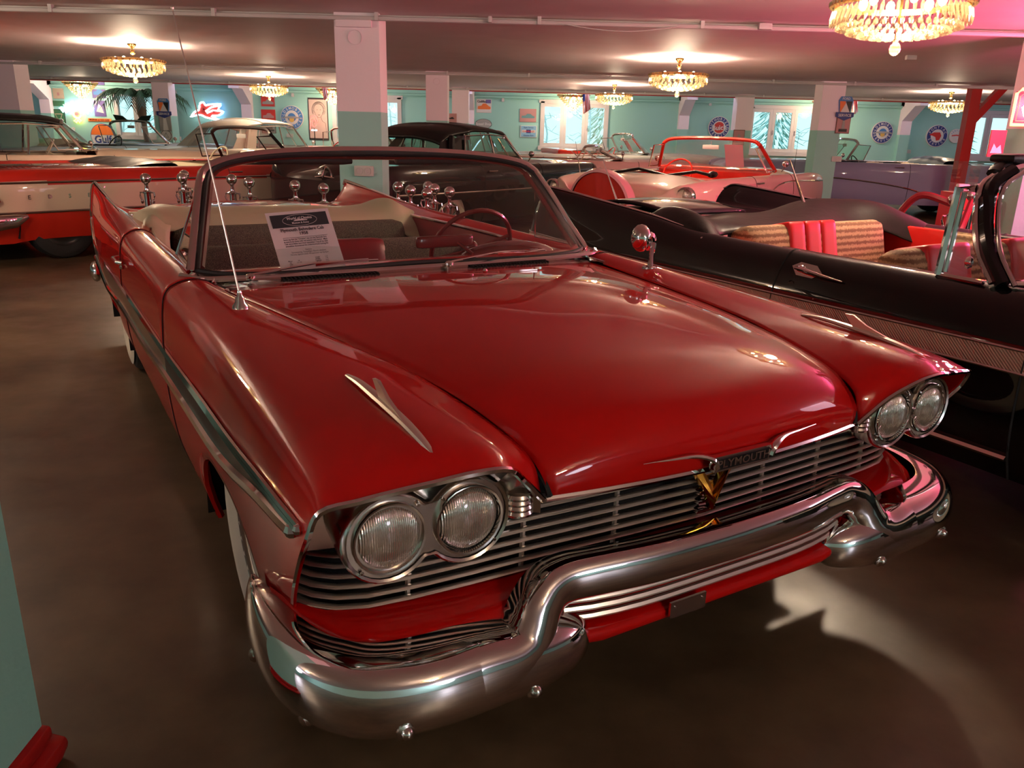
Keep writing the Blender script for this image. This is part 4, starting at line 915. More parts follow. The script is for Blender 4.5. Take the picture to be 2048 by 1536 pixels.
# sketch portrait
t = picture('tall framed pencil portrait of a curly haired woman', 637, 238, Y1, .50, 1.02, flat('sketch_paper', (.58, .44, .38)), [], frame=flat('frame_black', (.03, .02, .02)), name='framed_portrait', cat='picture')
sk = flat('graphite', (.12, .10, .09)); skl = flat('graphite_light', (.34, .27, .23))
mb = MB(); fz = lambda x, y, z: (x, -.0205-z, y)
rng = random.Random(3)
for k in range(26):
    a = math.pi*(-.15+1.3*k/25); cx, cy = .02+.145*math.cos(a), .22+.17*math.sin(a); mb.tube([fz(cx+.03*math.cos(b), cy+.03*math.sin(b), .003) for b in np.linspace(0, 5.2, 9)], .003, 4)
obj('hair_lines', mb, sk, t)
mb = MB(); mb.tube([fz(.02+.10*math.cos(b), .18+.14*math.sin(b), .003) for b in np.linspace(-3.0, -.14, 14)], .0025, 4)
mb.tube([fz(-.03, .22, .003), fz(-.005, .225, .003)], .004, 4); mb.tube([fz(.05, .225, .003), fz(.08, .22, .003)], .004, 4); mb.tube([fz(.0, .10, .003), fz(.025, .095, .003), fz(.05, .10, .003)], .005, 4)
mb.tube([fz(-.02, .05, .003), fz(-.04, -.04, .003), (-.16, -.0235, -.12), (-.20, -.0235, -.32)], .003, 4); mb.tube([fz(.07, .05, .003), fz(.10, -.05, .003), fz(.18, -.10, .003), fz(.20, -.35, .003)], .003, 4); obj('face_lines', mb, sk, t)
# round badge on the pillar by the palm
p = at(333, 271, PC-.195); mb = MB(); disc(mb, .14, lambda x, y, z: (p.x+x, PC-.195-z, p.z+y), 0, .012); o = tag(obj('round_badge', mb, WHT, smooth=False), 'small round white badge low on the pillar by the palm', 'sign')
mb = MB(); q2 = lambda x, y, z: (p.x+x, PC-.21-z, p.z+y); mb.tube([q2(.12*math.cos(a), .12*math.sin(a), 0) for a in np.linspace(0, 2*math.pi, 24, endpoint=False)], .006, 5, closed=True); mb.tube([q2(0, .06, 0), q2(.055, -.04, 0), q2(-.055, -.04, 0)], .006, 5, closed=True); obj('badge_drawing', mb, BLK, o)
# ---- neon signs
NW, NP, NR, NO, NB, NG = neon('neon_white', (.75, .95, 1.0), 3.5), neon('neon_pink', (1, .12, .22), 5), neon('neon_red', (1, .05, .04), 5), neon('neon_orange', (1, .42, .10), 6), neon('neon_blue', (.12, .35, 1), 4), neon('neon_green', (.05, .9, .35), 4)
p = at(155, 217, Y1); t = thing('neon_sign', 'neon sign with an arched white word over a red and yellow flower', 'neon sign', (p.x, Y1-.06, p.z)); fr = lambda x, y, z: (x, -z, y)
mb = MB()
for k in range(7):
    a = math.pi/2+.72-k*.24; c0, s0 = math.cos(a), math.sin(a); mb.tube([(c0*r_+q*.03, -.005, s0*r_-.45) for r_, q in ((.47, -1), (.60, -1), (.54, 1), (.63, 1), (.50, 1.4))], .02, 5)
mb.tube([(.48*math.cos(a), -.01, .48*math.sin(a)-.53+.03) for a in np.linspace(.9, 2.2, 12)], .02, 6); obj('arched_word', mb, NW, t)
mb = MB(); mb.tube([(.10*math.cos(a), 0, -.13+.10*math.sin(a)) for a in np.linspace(0, 2*math.pi, 20, endpoint=False)], .022, 6, closed=True); obj('flower_ring', mb, NO, t)
mb = MB(); mb.ball((0, -.01, -.13), .05, 12); obj('flower_heart', mb, NR, t)
mb = MB()
for s in (-1, 1): mb.tube([(s*.02, 0, -.24), (s*.09, 0, -.30), (s*.04, 0, -.34), (0, 0, -.27)], .018, 6)
obj('flower_leaves', mb, neon('neon_yellow', (1, .85, .1), 5), t)
p = at(418, 223, Y1); t = thing('neon_sign', 'white and blue neon winged horse leaping over the pale car', 'neon sign', (p.x, Y1-.06, p.z))
hs = [(-.50, -.16), (-.36, -.02), (-.24, .04), (-.20, .20), (-.10, .24), (-.04, .16), (.04, .18), (.38, .20), (.30, .06), (.44, .0), (.30, -.10), (.10, -.12), (.40, -.26), (.14, -.20), (-.06, -.16), (-.20, -.10), (-.36, -.12)]
mb = MB(); mb.prism(hs, .03, lambda x, y, z: fr(x*.9, y*.9, z)); obj('backing', mb, flat('sign_red', (.60, .04, .03)), t, smooth=False)
mb = MB(); mb.tube([fr(x*.9, y*.9, .04) for x, y in cr1(hs+[hs[0]], 3)[:-1]], .022, 6, closed=True); mb.tube([fr(x, y, .04) for x, y in ((-.05, .0), (.10, .10), (.30, .15))], .02, 6); mb.tube([fr(x, y, .04) for x, y in ((-.02, -.04), (.14, .03), (.34, .01))], .02, 6); obj('neon_outline', mb, NW, t)
mb = MB(); mb.box((-.1, .04, .05), (.03, .11, .03)); mb.box((.15, .04, .0), (.03, .11, .03)); mb.box((.02, .075, .02), (.34, .01, .02)); obj('wall_mount', mb, 'black2', t)
mb = MB(); mb.tube([fr(x*.95, y*.98, .02) for x, y in cr1(hs[4:12], 3)], .012, 6); obj('neon_halo', mb, NB, t)
p = at(628, 247, Y1-.5); t = thing('neon_sign', 'small red arched neon sign before the portrait', 'neon sign', (p.x, Y1-.5, p.z-.02))
mb = MB(); mb.tube([fr(.09*math.cos(a), .05+.16*math.sin(a), 0) for a in np.linspace(0, math.pi, 12)]+[fr(-.10, -.12, 0)], .012, 6); mb.tube([fr(.05*math.cos(a), .02+.08*math.sin(a), 0) for a in np.linspace(0, math.pi*2, 12)], .010, 6); obj('neon_arch', mb, NR, t)
mb = MB(); mb.box((0, .0, -.14), (.14, .03, .03)); obj('neon_bar', mb, NW, t, smooth=False)
mb = MB(); mb.tube([(0, .02, -.1), (0, .02, -(p.z-.02))], .012, 6); obj('stand_pole', mb, 'black2', t)
# framed neon on the near right pillar
p = at(2040, 215, PA-.24); t = thing('neon_sign', 'framed red and orange neon on the near pillar at the edge', 'neon sign', (p.x+.07, PA-.24, p.z))
c_ = [(-.13, -.14), (-.13, .11), (-.09, .145), (.28, .145), (.31, .10), (.31, -.14)]
mb = MB(); mb.tube([fr(x, y, .02) for x, y in c_], .013, 8, closed=True); obj('neon_frame', mb, neon('neon_amber', (1, .22, .05), 9), t)
mb = MB(); mb.tube([fr(x*.82+.01, y*.78, .02) for x, y in c_], .006, 6, closed=True); obj('neon_inner_frame', mb, NR, t)
mb = MB(); mb.tube([fr(x, y, .03) for x, y in ((.10, .07), (.03, .09), (-.03, .06), (-.055, .0), (-.03, -.06), (.04, -.07), (.10, -.03), (.16, .06), (.18, -.05), (.25, .05))], .018, 8); obj('neon_word', mb, neon('neon_white_hot', (.9, .95, 1.0), 9), t, smooth=False)
mb = MB(); mb.box((.09, .02, 0), (.40, .02, .26)); obj('neon_backing', mb, flat('neon_case', (.30, .03, .06)), t, smooth=False)
p = at(1993, 287, PA-.22); t = thing('sign_board', 'bright red sign board with white marks on the near pillar', 'sign', (p.x, PA-.22, p.z))
mb = MB(); mb.box((0, 0, 0), (.13, .02, .22)); obj('board', mb, flat('vivid_red', (.75, .01, .01)), t, smooth=False)
mb = MB(); text_on(mb, 'Car', .08, lambda x, y, z: fr(x, y-.02, z+.012), bold=True) if False else mb.prism([(-.05, -.08), (.05, -.08), (.03, -.01), (.0, -.04), (-.03, .0)], .004, lambda x, y, z: fr(x, y, z+.013)); obj('marks', mb, WHT, t, smooth=False)
p = at(231, 161, Y1-.4); t = thing('neon_sign', 'tiny pink and violet neon lamp above the palm', 'neon sign', (p.x, Y1-.4, p.z)); mb = MB(); mb.tube([(-.08, 0, 0), (.08, 0, 0)], .03, 8); obj('neon_tube', mb, neon('neon_violet', (1, .25, .8), 7), t); mb = MB(); mb.tube([(-.13, 0, 0), (-.09, 0, 0)], .028, 8); obj('tube_cap', mb, NB, t); mb = MB(); mb.tube([(0, 0, .02), (0, 0, CEIL-p.z)], .004, 5); obj('hanger_wire', mb, 'black2', t)
p = at(58, 216, 16); mb = MB(); mb.box((p.x, 16, p.z), (.10, .03, .14)); o = tag(obj('exit_lamp', mb, NG, smooth=False), 'small green glowing lamp beside the far pillar at the edge', 'lamp'); mb = MB(); mb.tube([(p.x, 16, p.z+.07), (p.x, 16, CEIL)], .006, 5); obj('hanger', mb, 'whitemetal', o)
# flags
def flag(label, u, v, Y, stripes, canton, s=.30):
    p = at(u, v, Y); t = thing('flag', label, 'flag', (p.x, Y, CEIL-.02)); n = stripes; nu = 10; nv = 8
    G_ = [[(-.10*s+ .55*s*(i/nu)+.14*s*(j/nv), .05*math.sin(i*1.4+j*.3), -s*1.5*(j/nv)*(1-.25*i/nu)-.03) for j in range(nv+1)] for i in range(nu+1)]
    mb = MB()
    for i in range(nu):
        mb.grid(G_[i:i+2], mi=i % 2)
    o = obj('cloth', mb, [REDc, WHT], t)
    if canton:
        mb = MB(); mb.grid([[tuple(np.array(q)+np.array([0, -.012, 0])) for q in G_[i][:4]] for i in range(4)]); obj('canton', mb, NVY, t)
    mb = MB(); mb.tube([(-.12*s, 0, .02), (.6*s, 0, .02)], .006, 6); obj('rod', mb, 'brass', t)
flag('striped red and white flag between two chandeliers', 1168, 185, PC+.5, 7, True, .30)
flag('red and white flag hanging beside the cone chandelier near the portrait', 645, 172, PC+.5, 5, False, .20)
flag('red and white flag behind the shield pillar', 1708, 202, PC+.5, 5, False, .22)
# small boxes by the wall duct
for u, v, lab in ((1207, 0, ''),):
    pass
for (u, v, lab) in ((586, 190, 'white switch box above the blue ringed sign'), (1006, 200, 'white sensor hanging between the car posters'), (1420, 208, 'white sensor above the script sign')):
    p = at(u, v, Y1); mb = MB(); mb.rbox((p.x, Y1-.03, p.z), (.07, .06, .09), .01, n=3); mb.tube([(p.x, Y1-.03, p.z+.04), (p.x, Y1-.03, 2.14)], .006, 6); tag(obj('wall_box', mb, 'whitemetal'), lab, 'electrical box')

# ================================================================== palm
p = at(296, 285, 20.6); pt = thing('palm_tree', 'potted palm with drooping fronds before the window', 'palm', (p.x, 20.6, 0))
mb = MB(); mb.lathe([(0, 0), (.20, 0), (.26, .40), (.24, .42), (0, .40)], 20); obj('pot', mb, 'black2', pt)
mb = MB(); pts = [(0, 0, .38), (-.02, 0, .9), (-.05, 0, 1.35), (-.07, 0, 1.55), (-.08, 0, 1.75), (-.09, 0, 2.0)]; mb.tube(pts, [.07, .06, .065, .11, .12, .08], 10); obj('trunk', mb, 'wood', pt)
for k in range(17):
    a = k*2*math.pi/17+.2; L = 1.15; mb = MB(); path = []
    for s in np.linspace(0, 1, 9): path.append(Vector((-.08+math.cos(a)*L*s, math.sin(a)*L*.6*s, min(CEIL-.06, 1.95+.28*math.sin(s*2.2)-.50*s*s*(1 if k % 2 else .7)))))
    mb.tube(path, [.010*(1-.8*s) for s in np.linspace(0, 1, 9)], 5)
    for j in range(1, 9):
        for s in (-1, 1):
            for q in (0, .5):
                b = path[j-1].lerp(path[j], q); d = (path[j]-path[j-1]).normalized(); sd = Vector((-math.sin(a), math.cos(a)*.8, 0)); ln = .42*(1-.5*abs(j/9-.4))
                tip = b+d*ln*.6+sd*s*ln*.55+Vector((0, 0, -ln*.35)); wv = d*.030
                mb.add([tuple(b-wv), tuple(b+wv), tuple(tip)], [(0, 1, 2)])
    obj('frond', mb, 'leaf', pt, smooth=False)

# ================================================================== stanchions
def make_stanchion(lab, x, y, zb):
    t = thing('rope_stanchion', lab, 'stanchion', (x, y, 0), 0, 'chrome rope posts'); h = zb
    mb = MB(); mb.lathe([(0, 0), (.115, 0), (.115, .015), (.08, .04), (.03, .06)], 24); obj('base', mb, 'chrome', t)
    mb = MB(); mb.lathe([(.030, .05), (.030, h-.13), (.042, h-.125), (.042, h-.115), (.020, h-.10), (.014, h-.06), (.020, h-.045)], 16); obj('tube', mb, 'chrome', t)
    mb = MB(); mb.ball((0, 0, h), .047, 16); obj('ball_top', mb, 'chrome', t)
    for a in (0, math.pi):
        mb = MB(); mb.tube([(math.cos(a)*.03, 0, h-.12), (math.cos(a)*.06, 0, h-.12), (math.cos(a)*.065, 0, h-.15), (math.cos(a)*.05, 0, h-.19)], .008, 6); mb.ball((math.cos(a)*.05, 0, h-.20), .014, 8, (1, 1, 1.5)); obj('rope_hook', mb, 'chrome', t)
    return t
ST = [((291, 357), 7.3, 'leftmost chrome ball-top rope post, beside the ivory boot'), ((364, 356), 7.3, 'front one of two chrome posts in line left of the windshield'), ((368, 350), 7.75, 'rear one of two chrome posts in line left of the windshield'), ((463, 359), 7.3, 'first chrome post seen through the windshield from its post'), ((498, 365), 7.0, 'second chrome post seen through the windshield from its post'), ((590, 371), 7.0, 'third chrome post through the windshield, above the paper sheet'), ((647, 377), 6.9, 'chrome post just left of the fin seen through the windshield'),
      ((796, 374), 7.1, 'chrome post just right of the mint pillar'), ((821, 381), 6.9, 'second chrome post right of the mint pillar'), ((856, 373), 7.3, 'rearmost chrome post of the cluster behind the boot'), ((854, 387), 6.7, 'foremost chrome post of the cluster behind the boot'), ((869, 378), 7.0, 'middle chrome post of the cluster behind the boot'), ((899, 384), 6.9, 'last chrome post on the steering wheel side')]
for (u, v), Y, lab in ST:
    p = at(u, v, Y); make_stanchion(lab, p.x, Y, p.z)
for k, (u, v, Y, lab) in enumerate(((1908, 400, 6.2, 'chrome post with maroon rope beside the red post'), (1945, 392, 6.8, 'chrome post seen through the vent window of the black car'))):
    p = at(u, v, Y); make_stanchion(lab, p.x, Y, p.z)
p1, p2 = at(1908, 408, 6.2), at(1945, 400, 6.8)
mb = MB(); mb.tube(smooth_path([p1, p1.lerp(p2, .5)-Vector((0, 0, .25)), p2]), .028, 8); tag(obj('barrier_rope', mb, 'crimson'), 'thick maroon rope slung between the two posts by the red post', 'rope')
mb = MB(); mb.tube(smooth_path([p1, p1+Vector((-.18, .2, .04)), p1+Vector((-.30, .3, -.20)), p1+Vector((-.34, .34, -.5))]), .028, 8); tag(obj('barrier_rope', mb, 'crimson'), 'thick maroon rope looping down left of the post by the red post', 'rope')
# clear display cases
for u, v, Y, h, lab in ((1930, 350, 7.2, .26, 'tall clear acrylic display case left of the black car windshield'), (1968, 345, 7.3, .24, 'second clear acrylic display case behind the black car windshield')):
    p = at(u, v, Y); t = thing('display_case', lab, 'display case', (p.x, Y, 0)); mb = MB(); mb.box((0, 0, .48), (.24, .24, .96)); obj('pedestal', mb, 'redtrim', t, smooth=False)
    mb = MB(); mb.box((0, 0, .96+h/2), (.16, .16, h)); obj('acrylic_cover', mb, 'glass', t, smooth=False)
    mb = MB(); mb.rbox((0, 0, 1.0), (.10, .06, .06), .01, n=3); obj('model', mb, 'whitemetal', t)
# ---- outdoors beyond the windows
mb = MB(); mb.box((0, YW+15, -.6), (70, 29, .2)); tag(obj('ground_outside', mb, mat('forest_floor', (.16, .20, .10), .9, noise=(3, (.30, .24, .12), .4, .6))), kind='structure')
rng = random.Random(11)
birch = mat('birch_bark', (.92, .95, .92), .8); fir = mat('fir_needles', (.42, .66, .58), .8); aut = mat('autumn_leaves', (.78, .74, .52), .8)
for k in range(24):
    x = -13+k*1.15+rng.uniform(-.15, .15); y = YW+2.0+(k % 3)*1.3; t = thing('birch_tree', 'bare pale birch in the woods outside the windows', 'tree', (x, y, -.5), 0, 'birches outside the windows')
    mb = MB(); pts = [(rng.uniform(-.08, .08)*j, 0, j*.9) for j in range(6)]; mb.tube(pts, [.035, .03, .028, .022, .016, .01], 6); obj('trunk', mb, birch, t)
    mb = MB()
    for j in range(34):
        z = .8+rng.random()*3; a = rng.uniform(0, 6.28); l = rng.uniform(.4, .9); q = [(0, 0, z)]
        for s in range(3): q.append((q[-1][0]+math.cos(a)*l/3, q[-1][1]+math.sin(a)*l/3, q[-1][2]+rng.uniform(-.12, .2))); a += rng.uniform(-.7, .7)
        mb.tube(q, .008, 4)
    obj('branch', mb, birch, t)['kind'] = 'stuff'
for k in range(11):
    x = -15+k*3.0+rng.uniform(-.2, .2); y = YW+7+rng.uniform(0, 1.0); t = thing('fir_tree', 'green conifer standing behind the birches outside', 'tree', (x, y, -.5), 0, 'conifers outside the windows')
    mb = MB(); mb.tube([(0, 0, 0), (0, 0, 5.5)], [.06, .02], 6); obj('trunk', mb, birch, t)
    mb = MB()
    for j in range(22):
        r_ = 1.35*(1-j/24); z0_ = .5+j*.22; n = 46
        for q in range(n):
            z = z0_+rng.uniform(-.12, .12); a = 2*math.pi*q/n+rng.uniform(-.1, .1); r2 = r_*rng.uniform(.75, 1.1)
            mb.add([(.55*r2*math.cos(a), .55*r2*math.sin(a), z+.12), (r2*math.cos(a), r2*math.sin(a), z-.1), (.9*r2*math.cos(a+.10), .9*r2*math.sin(a+.10), z-.06)], [(0, 1, 2)])
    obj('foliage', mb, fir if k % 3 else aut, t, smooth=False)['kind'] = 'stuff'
# ================================================================== the other cars
def car(name, label, cx, cy, deg, L=5.3, W=1.94, paint='white', lower=None, split=None, belt=.90, deck=.90, hood=.92, roof=None, roofc=None, fin=0, wheels=(-1.55, 1.55), inner='redvinyl', boot='ivory', ws=.42, wstop=1.36, frame='chrome', boothgt=.10, group=None, glass='glass', bottom=.24, seats='redvinyl', ku=6, caps=True, wr=.335, white=True, trims=(), doors=(-.72, .62), cock=(-1.45, .40), steer=True, lean=.34, dash=None, archtop=.56, wcap='chrome', sx=0, rarch=None):
    t = thing(name, label, 'car', (cx, cy, 0), R(deg), group); hw = W/2; h = L/2
    xs = [-h, -h+.10, -h+.45, wheels[0], -1.0, -.3, .45, 1.0, wheels[1], h-.40, h-.08, h]
    wf = [.80, .90, .955, .985, 1, 1, 1, .995, .985, .95, .90, .80]
    rows = []
    for i, x in enumerate(xs):
        w_ = hw*wf[i]; u = (x+h)/L
        zb = belt+(.0 if u < .6 else -.01); zd = deck if x < 0 else hood
        dr = {0: -.16, 1: -.07, 2: -.02, 9: -.03, 10: -.10, 11: -.20}.get(i, 0)
        f = fin*max(0, min(1, (-x-.6)/(h-.7)))**1.2
        rows.append([(x, 0, zd+dr), (x, .40*w_, zd-.008+dr), (x, .70*w_, min(zd, zb)-.028+dr), (x, .86*w_, zb+dr*.5+f*.85), (x, .93*w_, zb-.008+dr*.5+f), (x, .975*w_, zb-.07+dr*.4+f*.5), (x, w_, zb-.20+dr*.2), (x, w_*1.0, .54), (x, w_*.985, .38), (x, w_*.93, bottom)])
    if caps:
        a = [(p[0]-.05, p[1]*.75, .50+(p[2]-.50)*.75) for p in rows[0]]; b = [(p[0]+.05, p[1]*.75, .50+(p[2]-.50)*.75) for p in rows[-1]]
        a2 = [(p[0]-.07, p[1]*.0, .50+(p[2]-.50)*.7) for p in rows[0]]; b2 = [(p[0]+.07, 0, .50+(p[2]-.50)*.7) for p in rows[-1]]
        rows = [a2, a]+rows+[b, b2]
    G0 = crxy(np.array(rows), ku, 3); c7 = 21
    for i in range(G0.shape[0]):
        row = G0[i]; xm = row[-1][0]; zl = row[-1][2]
        zb = max(arch(xm, wheels[0], .43, rarch or archtop, bottom), arch(xm, wheels[1], .43, archtop, bottom))
        if zb > zl+.001 and abs(xm) < h:
            c8 = 18; z8 = row[c8][2]; zs = row[c8:, 2].copy(); nz = z8-(z8-zs)*(z8-zb)/(z8-zl); od = np.argsort(zs)
            row[c8:, 1] = np.interp(nz, zs[od], row[c8:, 1][od]); row[c8:, 2] = nz
    n, m = G0.shape[0]-1, G0.shape[1]-1
    two = lower is not None
    body = {s: MB() for s in ('body', 'hood', 'trunk_lid')}; drs = {}
    for sg in (-1, 1):
        G = G0.copy(); G[:, :, 1] *= sg; fl = sg > 0
        masks = {k: [[False]*m for _ in range(n)] for k in ('body', 'hood', 'trunk_lid', 'door')}
        low = [[False]*m for _ in range(n)]
        for i in range(n):
            for j in range(m):
                c = (G[i, j]+G[i+1, j+1])/2; x = c[0]
                if j < 7 and cock[0] < x < cock[1] and roof is None: continue
                if j < 7 and cock[0]-.05 < x < cock[1] and roof is not None: continue
                k = 'hood' if (j < 6 and x >= cock[1] and x < h-.02) else 'trunk_lid' if (j < 6 and x <= cock[0] and x > -h+.02) else 'door' if (j >= 8 and doors[0] < x < doors[1]) else 'body'
                masks[k][i][j] = True
                if two and split(x, c[2], j): low[i][j] = True
        for k in masks:
            mb = drs.setdefault(sg, MB()) if k == 'door' else body[k]
            A = [[masks[k][i][j] and not low[i][j] for j in range(m)] for i in range(n)]; B = [[masks[k][i][j] and low[i][j] for j in range(m)] for i in range(n)]
            mb.grid(G, 0, mask=A, flip=fl)
            if two: mb.grid(G, 1, mask=B, flip=fl)
        for x in doors:
            i = int(np.argmin(abs(G[:, 12, 0]-x))); mb = MB(); mb.tube([tuple(G[i, j]+np.array([0, sg*.001, 0])) for j in range(8, m+1)], .004, 4); obj('shut_line', mb, 'dark', t)
        ii = [i for i in range(G.shape[0]) if cock[0]-.1 < G[i, 7, 0] < cock[1]+.15]
        mb = MB(); mb.tube([tuple(G[i, 7]+np.array([0, 0, .004])) for i in ii], .009, 6); obj('belt_trim', mb, 'chrome', t)
        if roof is None or True:
            mb = MB(); mb.grid([[tuple(G[i, 7]), (G[i, 7][0], sg*hw*.80, .62), (G[i, 7][0], sg*hw*.78, .35)] for i in ii]); obj('inner_panel', mb, inner, t)
        for tr in trims:         # side spears: list of (x, z), radius, material
            pts = []
            for x, z in cr1(tr[0], 5):
                i = int(np.clip(np.searchsorted(G[:, 18, 0], x), 1, G.shape[0]-1)); row = G[i]; j = int(np.argmin(abs(row[9:, 2]-z)))+9
                zz = row[9:, 2]; od = np.argsort(zz); pts.append((x, sg*(np.interp(z, zz[od], abs(row[9:, 1])[od])+.004), z))
            mb = MB(); mb.tube(pts, tr[1], 6); obj('side_trim', mb, tr[2], t)
        mb = MB(); i = int(np.argmin(abs(G[:, 15, 0]-(doors[0]+.10)))); p = G[i, 15]; mb.tube([(p[0], p[1]+sg*.01, p[2]+.0), (p[0]+.01, p[1]+sg*.035, p[2]), (p[0]+.15, p[1]+sg*.035, p[2]), (p[0]+.16, p[1]+sg*.01, p[2])], .010, 6); obj('door_handle', mb, 'chrome', t)
    mats_ = [paint]+([lower] if two else [])
    for k, nm in (('body', 'body'), ('hood', 'hood'), ('trunk_lid', 'trunk_lid')): obj(nm, body[k], mats_, t, ang=50)
    for sg in drs: obj('door', drs[sg], mats_, t, ang=50)
    mb = MB()
    for sg in (-1, 1):
        for x in wheels: mb.grid([[(x+.44*math.cos(a), sg*hw*.97, .24+.42*math.sin(a)), (x+.44*math.cos(a), sg*hw*.6, .24+.42*math.sin(a))] for a in np.linspace(0, math.pi, 10)])
    mb.box((0, 0, .27), (L*.9, W*.84, .03)); obj('underbody', mb, 'dark', t)
    for sg in (-1, 1):
        for x in wheels: wheel(t, x, sg*(hw-.17), wr, .19, 'white_rubber' if white else None, sgn=sg, cap=wcap)
    for s in (-1, 1):
        mb = MB(); dsweep(mb, [((s*(h+.03+.05*math.cos(a*1.1)), hw*.93*math.sin(a), .44), .075, .05, (s, 0, 0)) for a in np.linspace(-1.45, 1.45, 15)], prof)
        obj('front_bumper' if s > 0 else 'rear_bumper', mb, 'chrome', t)
        for sg in (-1, 1):
            mb = MB(); c = (s*(h-.02), sg*hw*.68, .70)
            if s > 0: mb.lathe([(0, s*.03), (.05, s*.02), (.075, 0)], 16, c, 'X'); obj('headlamp', mb, 'lens', t); mb = MB(); mb.lathe([(.075, -.02), (.09, s*.01), (.078, s*.02)], 16, c, 'X'); obj('lamp_ring', mb, 'chrome', t)
            else: mb.ball(c, .06, 10, (.6, .7, 1.3)); obj('tail_lamp', mb, 'redvinyl', t)
    mb = MB()
    for k in range(5): mb.tube([(h+.045-.02*abs(y), y*hw*.6, .56+.035*k) for y in np.linspace(-1, 1, 7)], .008, 5)
    obj('grille', mb, 'chrome', t)
    # windshield
    wb, wt = hw*.86, hw*.70; xb = ws; z0 = hood+.005
    bs = cr1([(xb+.10, 0, z0), (xb+.08, wb*.45, z0), (xb+.0, wb*.82, z0+.005), (xb-.16, wb, z0+.0)], 4); hd = cr1([(xb-lean+.02, 0, wstop), (xb-lean+.01, wt*.5, wstop-.006), (xb-lean-.02, wt*.86, wstop-.025), (xb-lean-.04, wt, wstop-.075)], 4)
    B = [(x, -y, z) for x, y, z in bs[::-1]]+[tuple(p) for p in bs[1:]]; H = [(x, -y, z) for x, y, z in hd[::-1]]+[tuple(p) for p in hd[1:]]
    mb = MB(); mb.grid([[tuple(np.array(b)*(1-s)+np.array(q)*s) for b, q in zip(B, H)] for s in np.linspace(0, 1, 5)]); obj('windshield', mb, glass, t)
    mb = MB(); mb.tube(B+H[::-1], .016, 6, closed=True); mb.tube(H, .024, 6); mb.tube([B[0], H[0]], .022, 6); mb.tube([B[-1], H[-1]], .022, 6); obj('windshield_frame', mb, frame, t)
    for sg in (-1, 1):
        mb = MB(); e = np.array(B[-1])*np.array([1, sg, 1]); f_ = np.array(H[-1])*np.array([1, sg, 1]); q = [tuple(f_-[.01, 0, .02]), tuple(e-[.02, 0, -.01]), (e[0]-.30, e[1], e[2]+.0), (f_[0]-.22, f_[1]*1.04, f_[2]-.03)]
        mb.tube([q[1], q[2], q[3], q[0]], .010, 6); v = obj('vent_window', mb, frame if frame != 'orange' else 'chrome', t); mb = MB(); mb.add(q, [(0, 1, 2, 3)]); obj('pane', mb, glass, v, smooth=False)
        mb = MB(); mb.tube([(xb-.05, sg*hw*.9, hood+.0), (xb-.05, sg*hw*.94, hood+.07)], .007, 6); mb.ball((xb-.06, sg*hw*.95, hood+.10), .045, 10, (.7, 1, .9)); obj('wing_mirror', mb, 'chrome', t)
    mb = MB(); mb.tube([((H[0][0]+.02), 0, wstop-.04), (H[0][0]+.03, 0, wstop-.08)], .005, 6); mb.rbox((H[0][0]+.02, 0, wstop-.11), (.02, .22, .055), .008, n=3); obj('interior_mirror', mb, 'plastic', t)
    mb = MB(); mb.grid([[(xb+.06, y, z0-.005), (xb-.12, y, z0+.005), (xb-.24, y, z0-.03), (xb-.25, y, z0-.14)] for y in np.linspace(-hw*.82, hw*.82, 7)]); obj('dashboard', mb, dash or paint, t)
    bench(t, -.55+sx, .84, hw*.70, seats, name='front_seat', depth=.45); bench(t, -1.22+sx, .86, hw*.66, seats, name='rear_seat', depth=.40)
    mb = MB(); mb.box((-.5+sx, 0, .33), (2.2, W*.76, .03)); obj('cabin_floor', mb, 'dark', t)
    if steer:
        c = Vector((xb-.52, .36, .90)); rt = Matrix.Rotation(R(-60), 3, 'Y'); mb = MB(); mb.tube([c+rt @ Vector((.20*math.cos(a), .20*math.sin(a), 0)) for a in np.linspace(0, 2*math.pi, 24, endpoint=False)], .011, 6, closed=True, up=(1, 0, 0)); mb.tube([c+rt @ Vector((0, .2, 0)), c+rt @ Vector((0, -.2, 0))], .008, 6, up=(1, 0, 0)); mb.tube([c, c+Vector((.3, 0, -.16))], .02, 6); obj('steering_wheel', mb, dash if dash else ('black2' if inner == 'blackblue' else inner), t)
    if roof is None:
        if boot:
            rows = []
            for k, y in enumerate(np.linspace(-1, 1, 13)):
                e = (1-abs(y)**3); b = boothgt*(.55+.45*e)+.012*math.sin(k*2.1)
                rows.append([(cock[0]+.16, y*hw*.84, belt-.03), (cock[0]+.12, y*hw*.84, belt+b*.7), (cock[0]+.02, y*hw*.84, belt+b), (cock[0]-.16, y*hw*.82, belt+b*.9), (cock[0]-.34, y*hw*.78, belt+b*.35-.005), (cock[0]-.42, y*hw*.74, deck-.01)])
            mb = MB(); mb.grid(crxy(np.array(rows), 3, 3)); obj('top_boot', mb, boot, t, ang=60)
    else:
        xr = roof; rows = []
        for k, (x, z, wv) in enumerate(((xb-lean-.02, wstop-.01, wt), (xb-lean-.25, wstop+.035, wt*1.0), (xb-lean-.8, wstop+.05, wt*1.0), (xr+.45, wstop+.03, wt*.98), (xr+.10, wstop-.02, wt*.93), (xr-.08, wstop-.12, wt*.90))):
            rows.append([(x, wv*v, z-.075*abs(v)**3.2) for v in (-1, -.8, -.4, 0, .4, .8, 1)])
        G = crxy(np.array(rows), 4, 3); mb = MB(); mb.grid(G); o = obj('roof', mb, roofc or paint, t, ang=60); md = o.modifiers.new('thick', 'SOLIDIFY'); md.thickness = .03
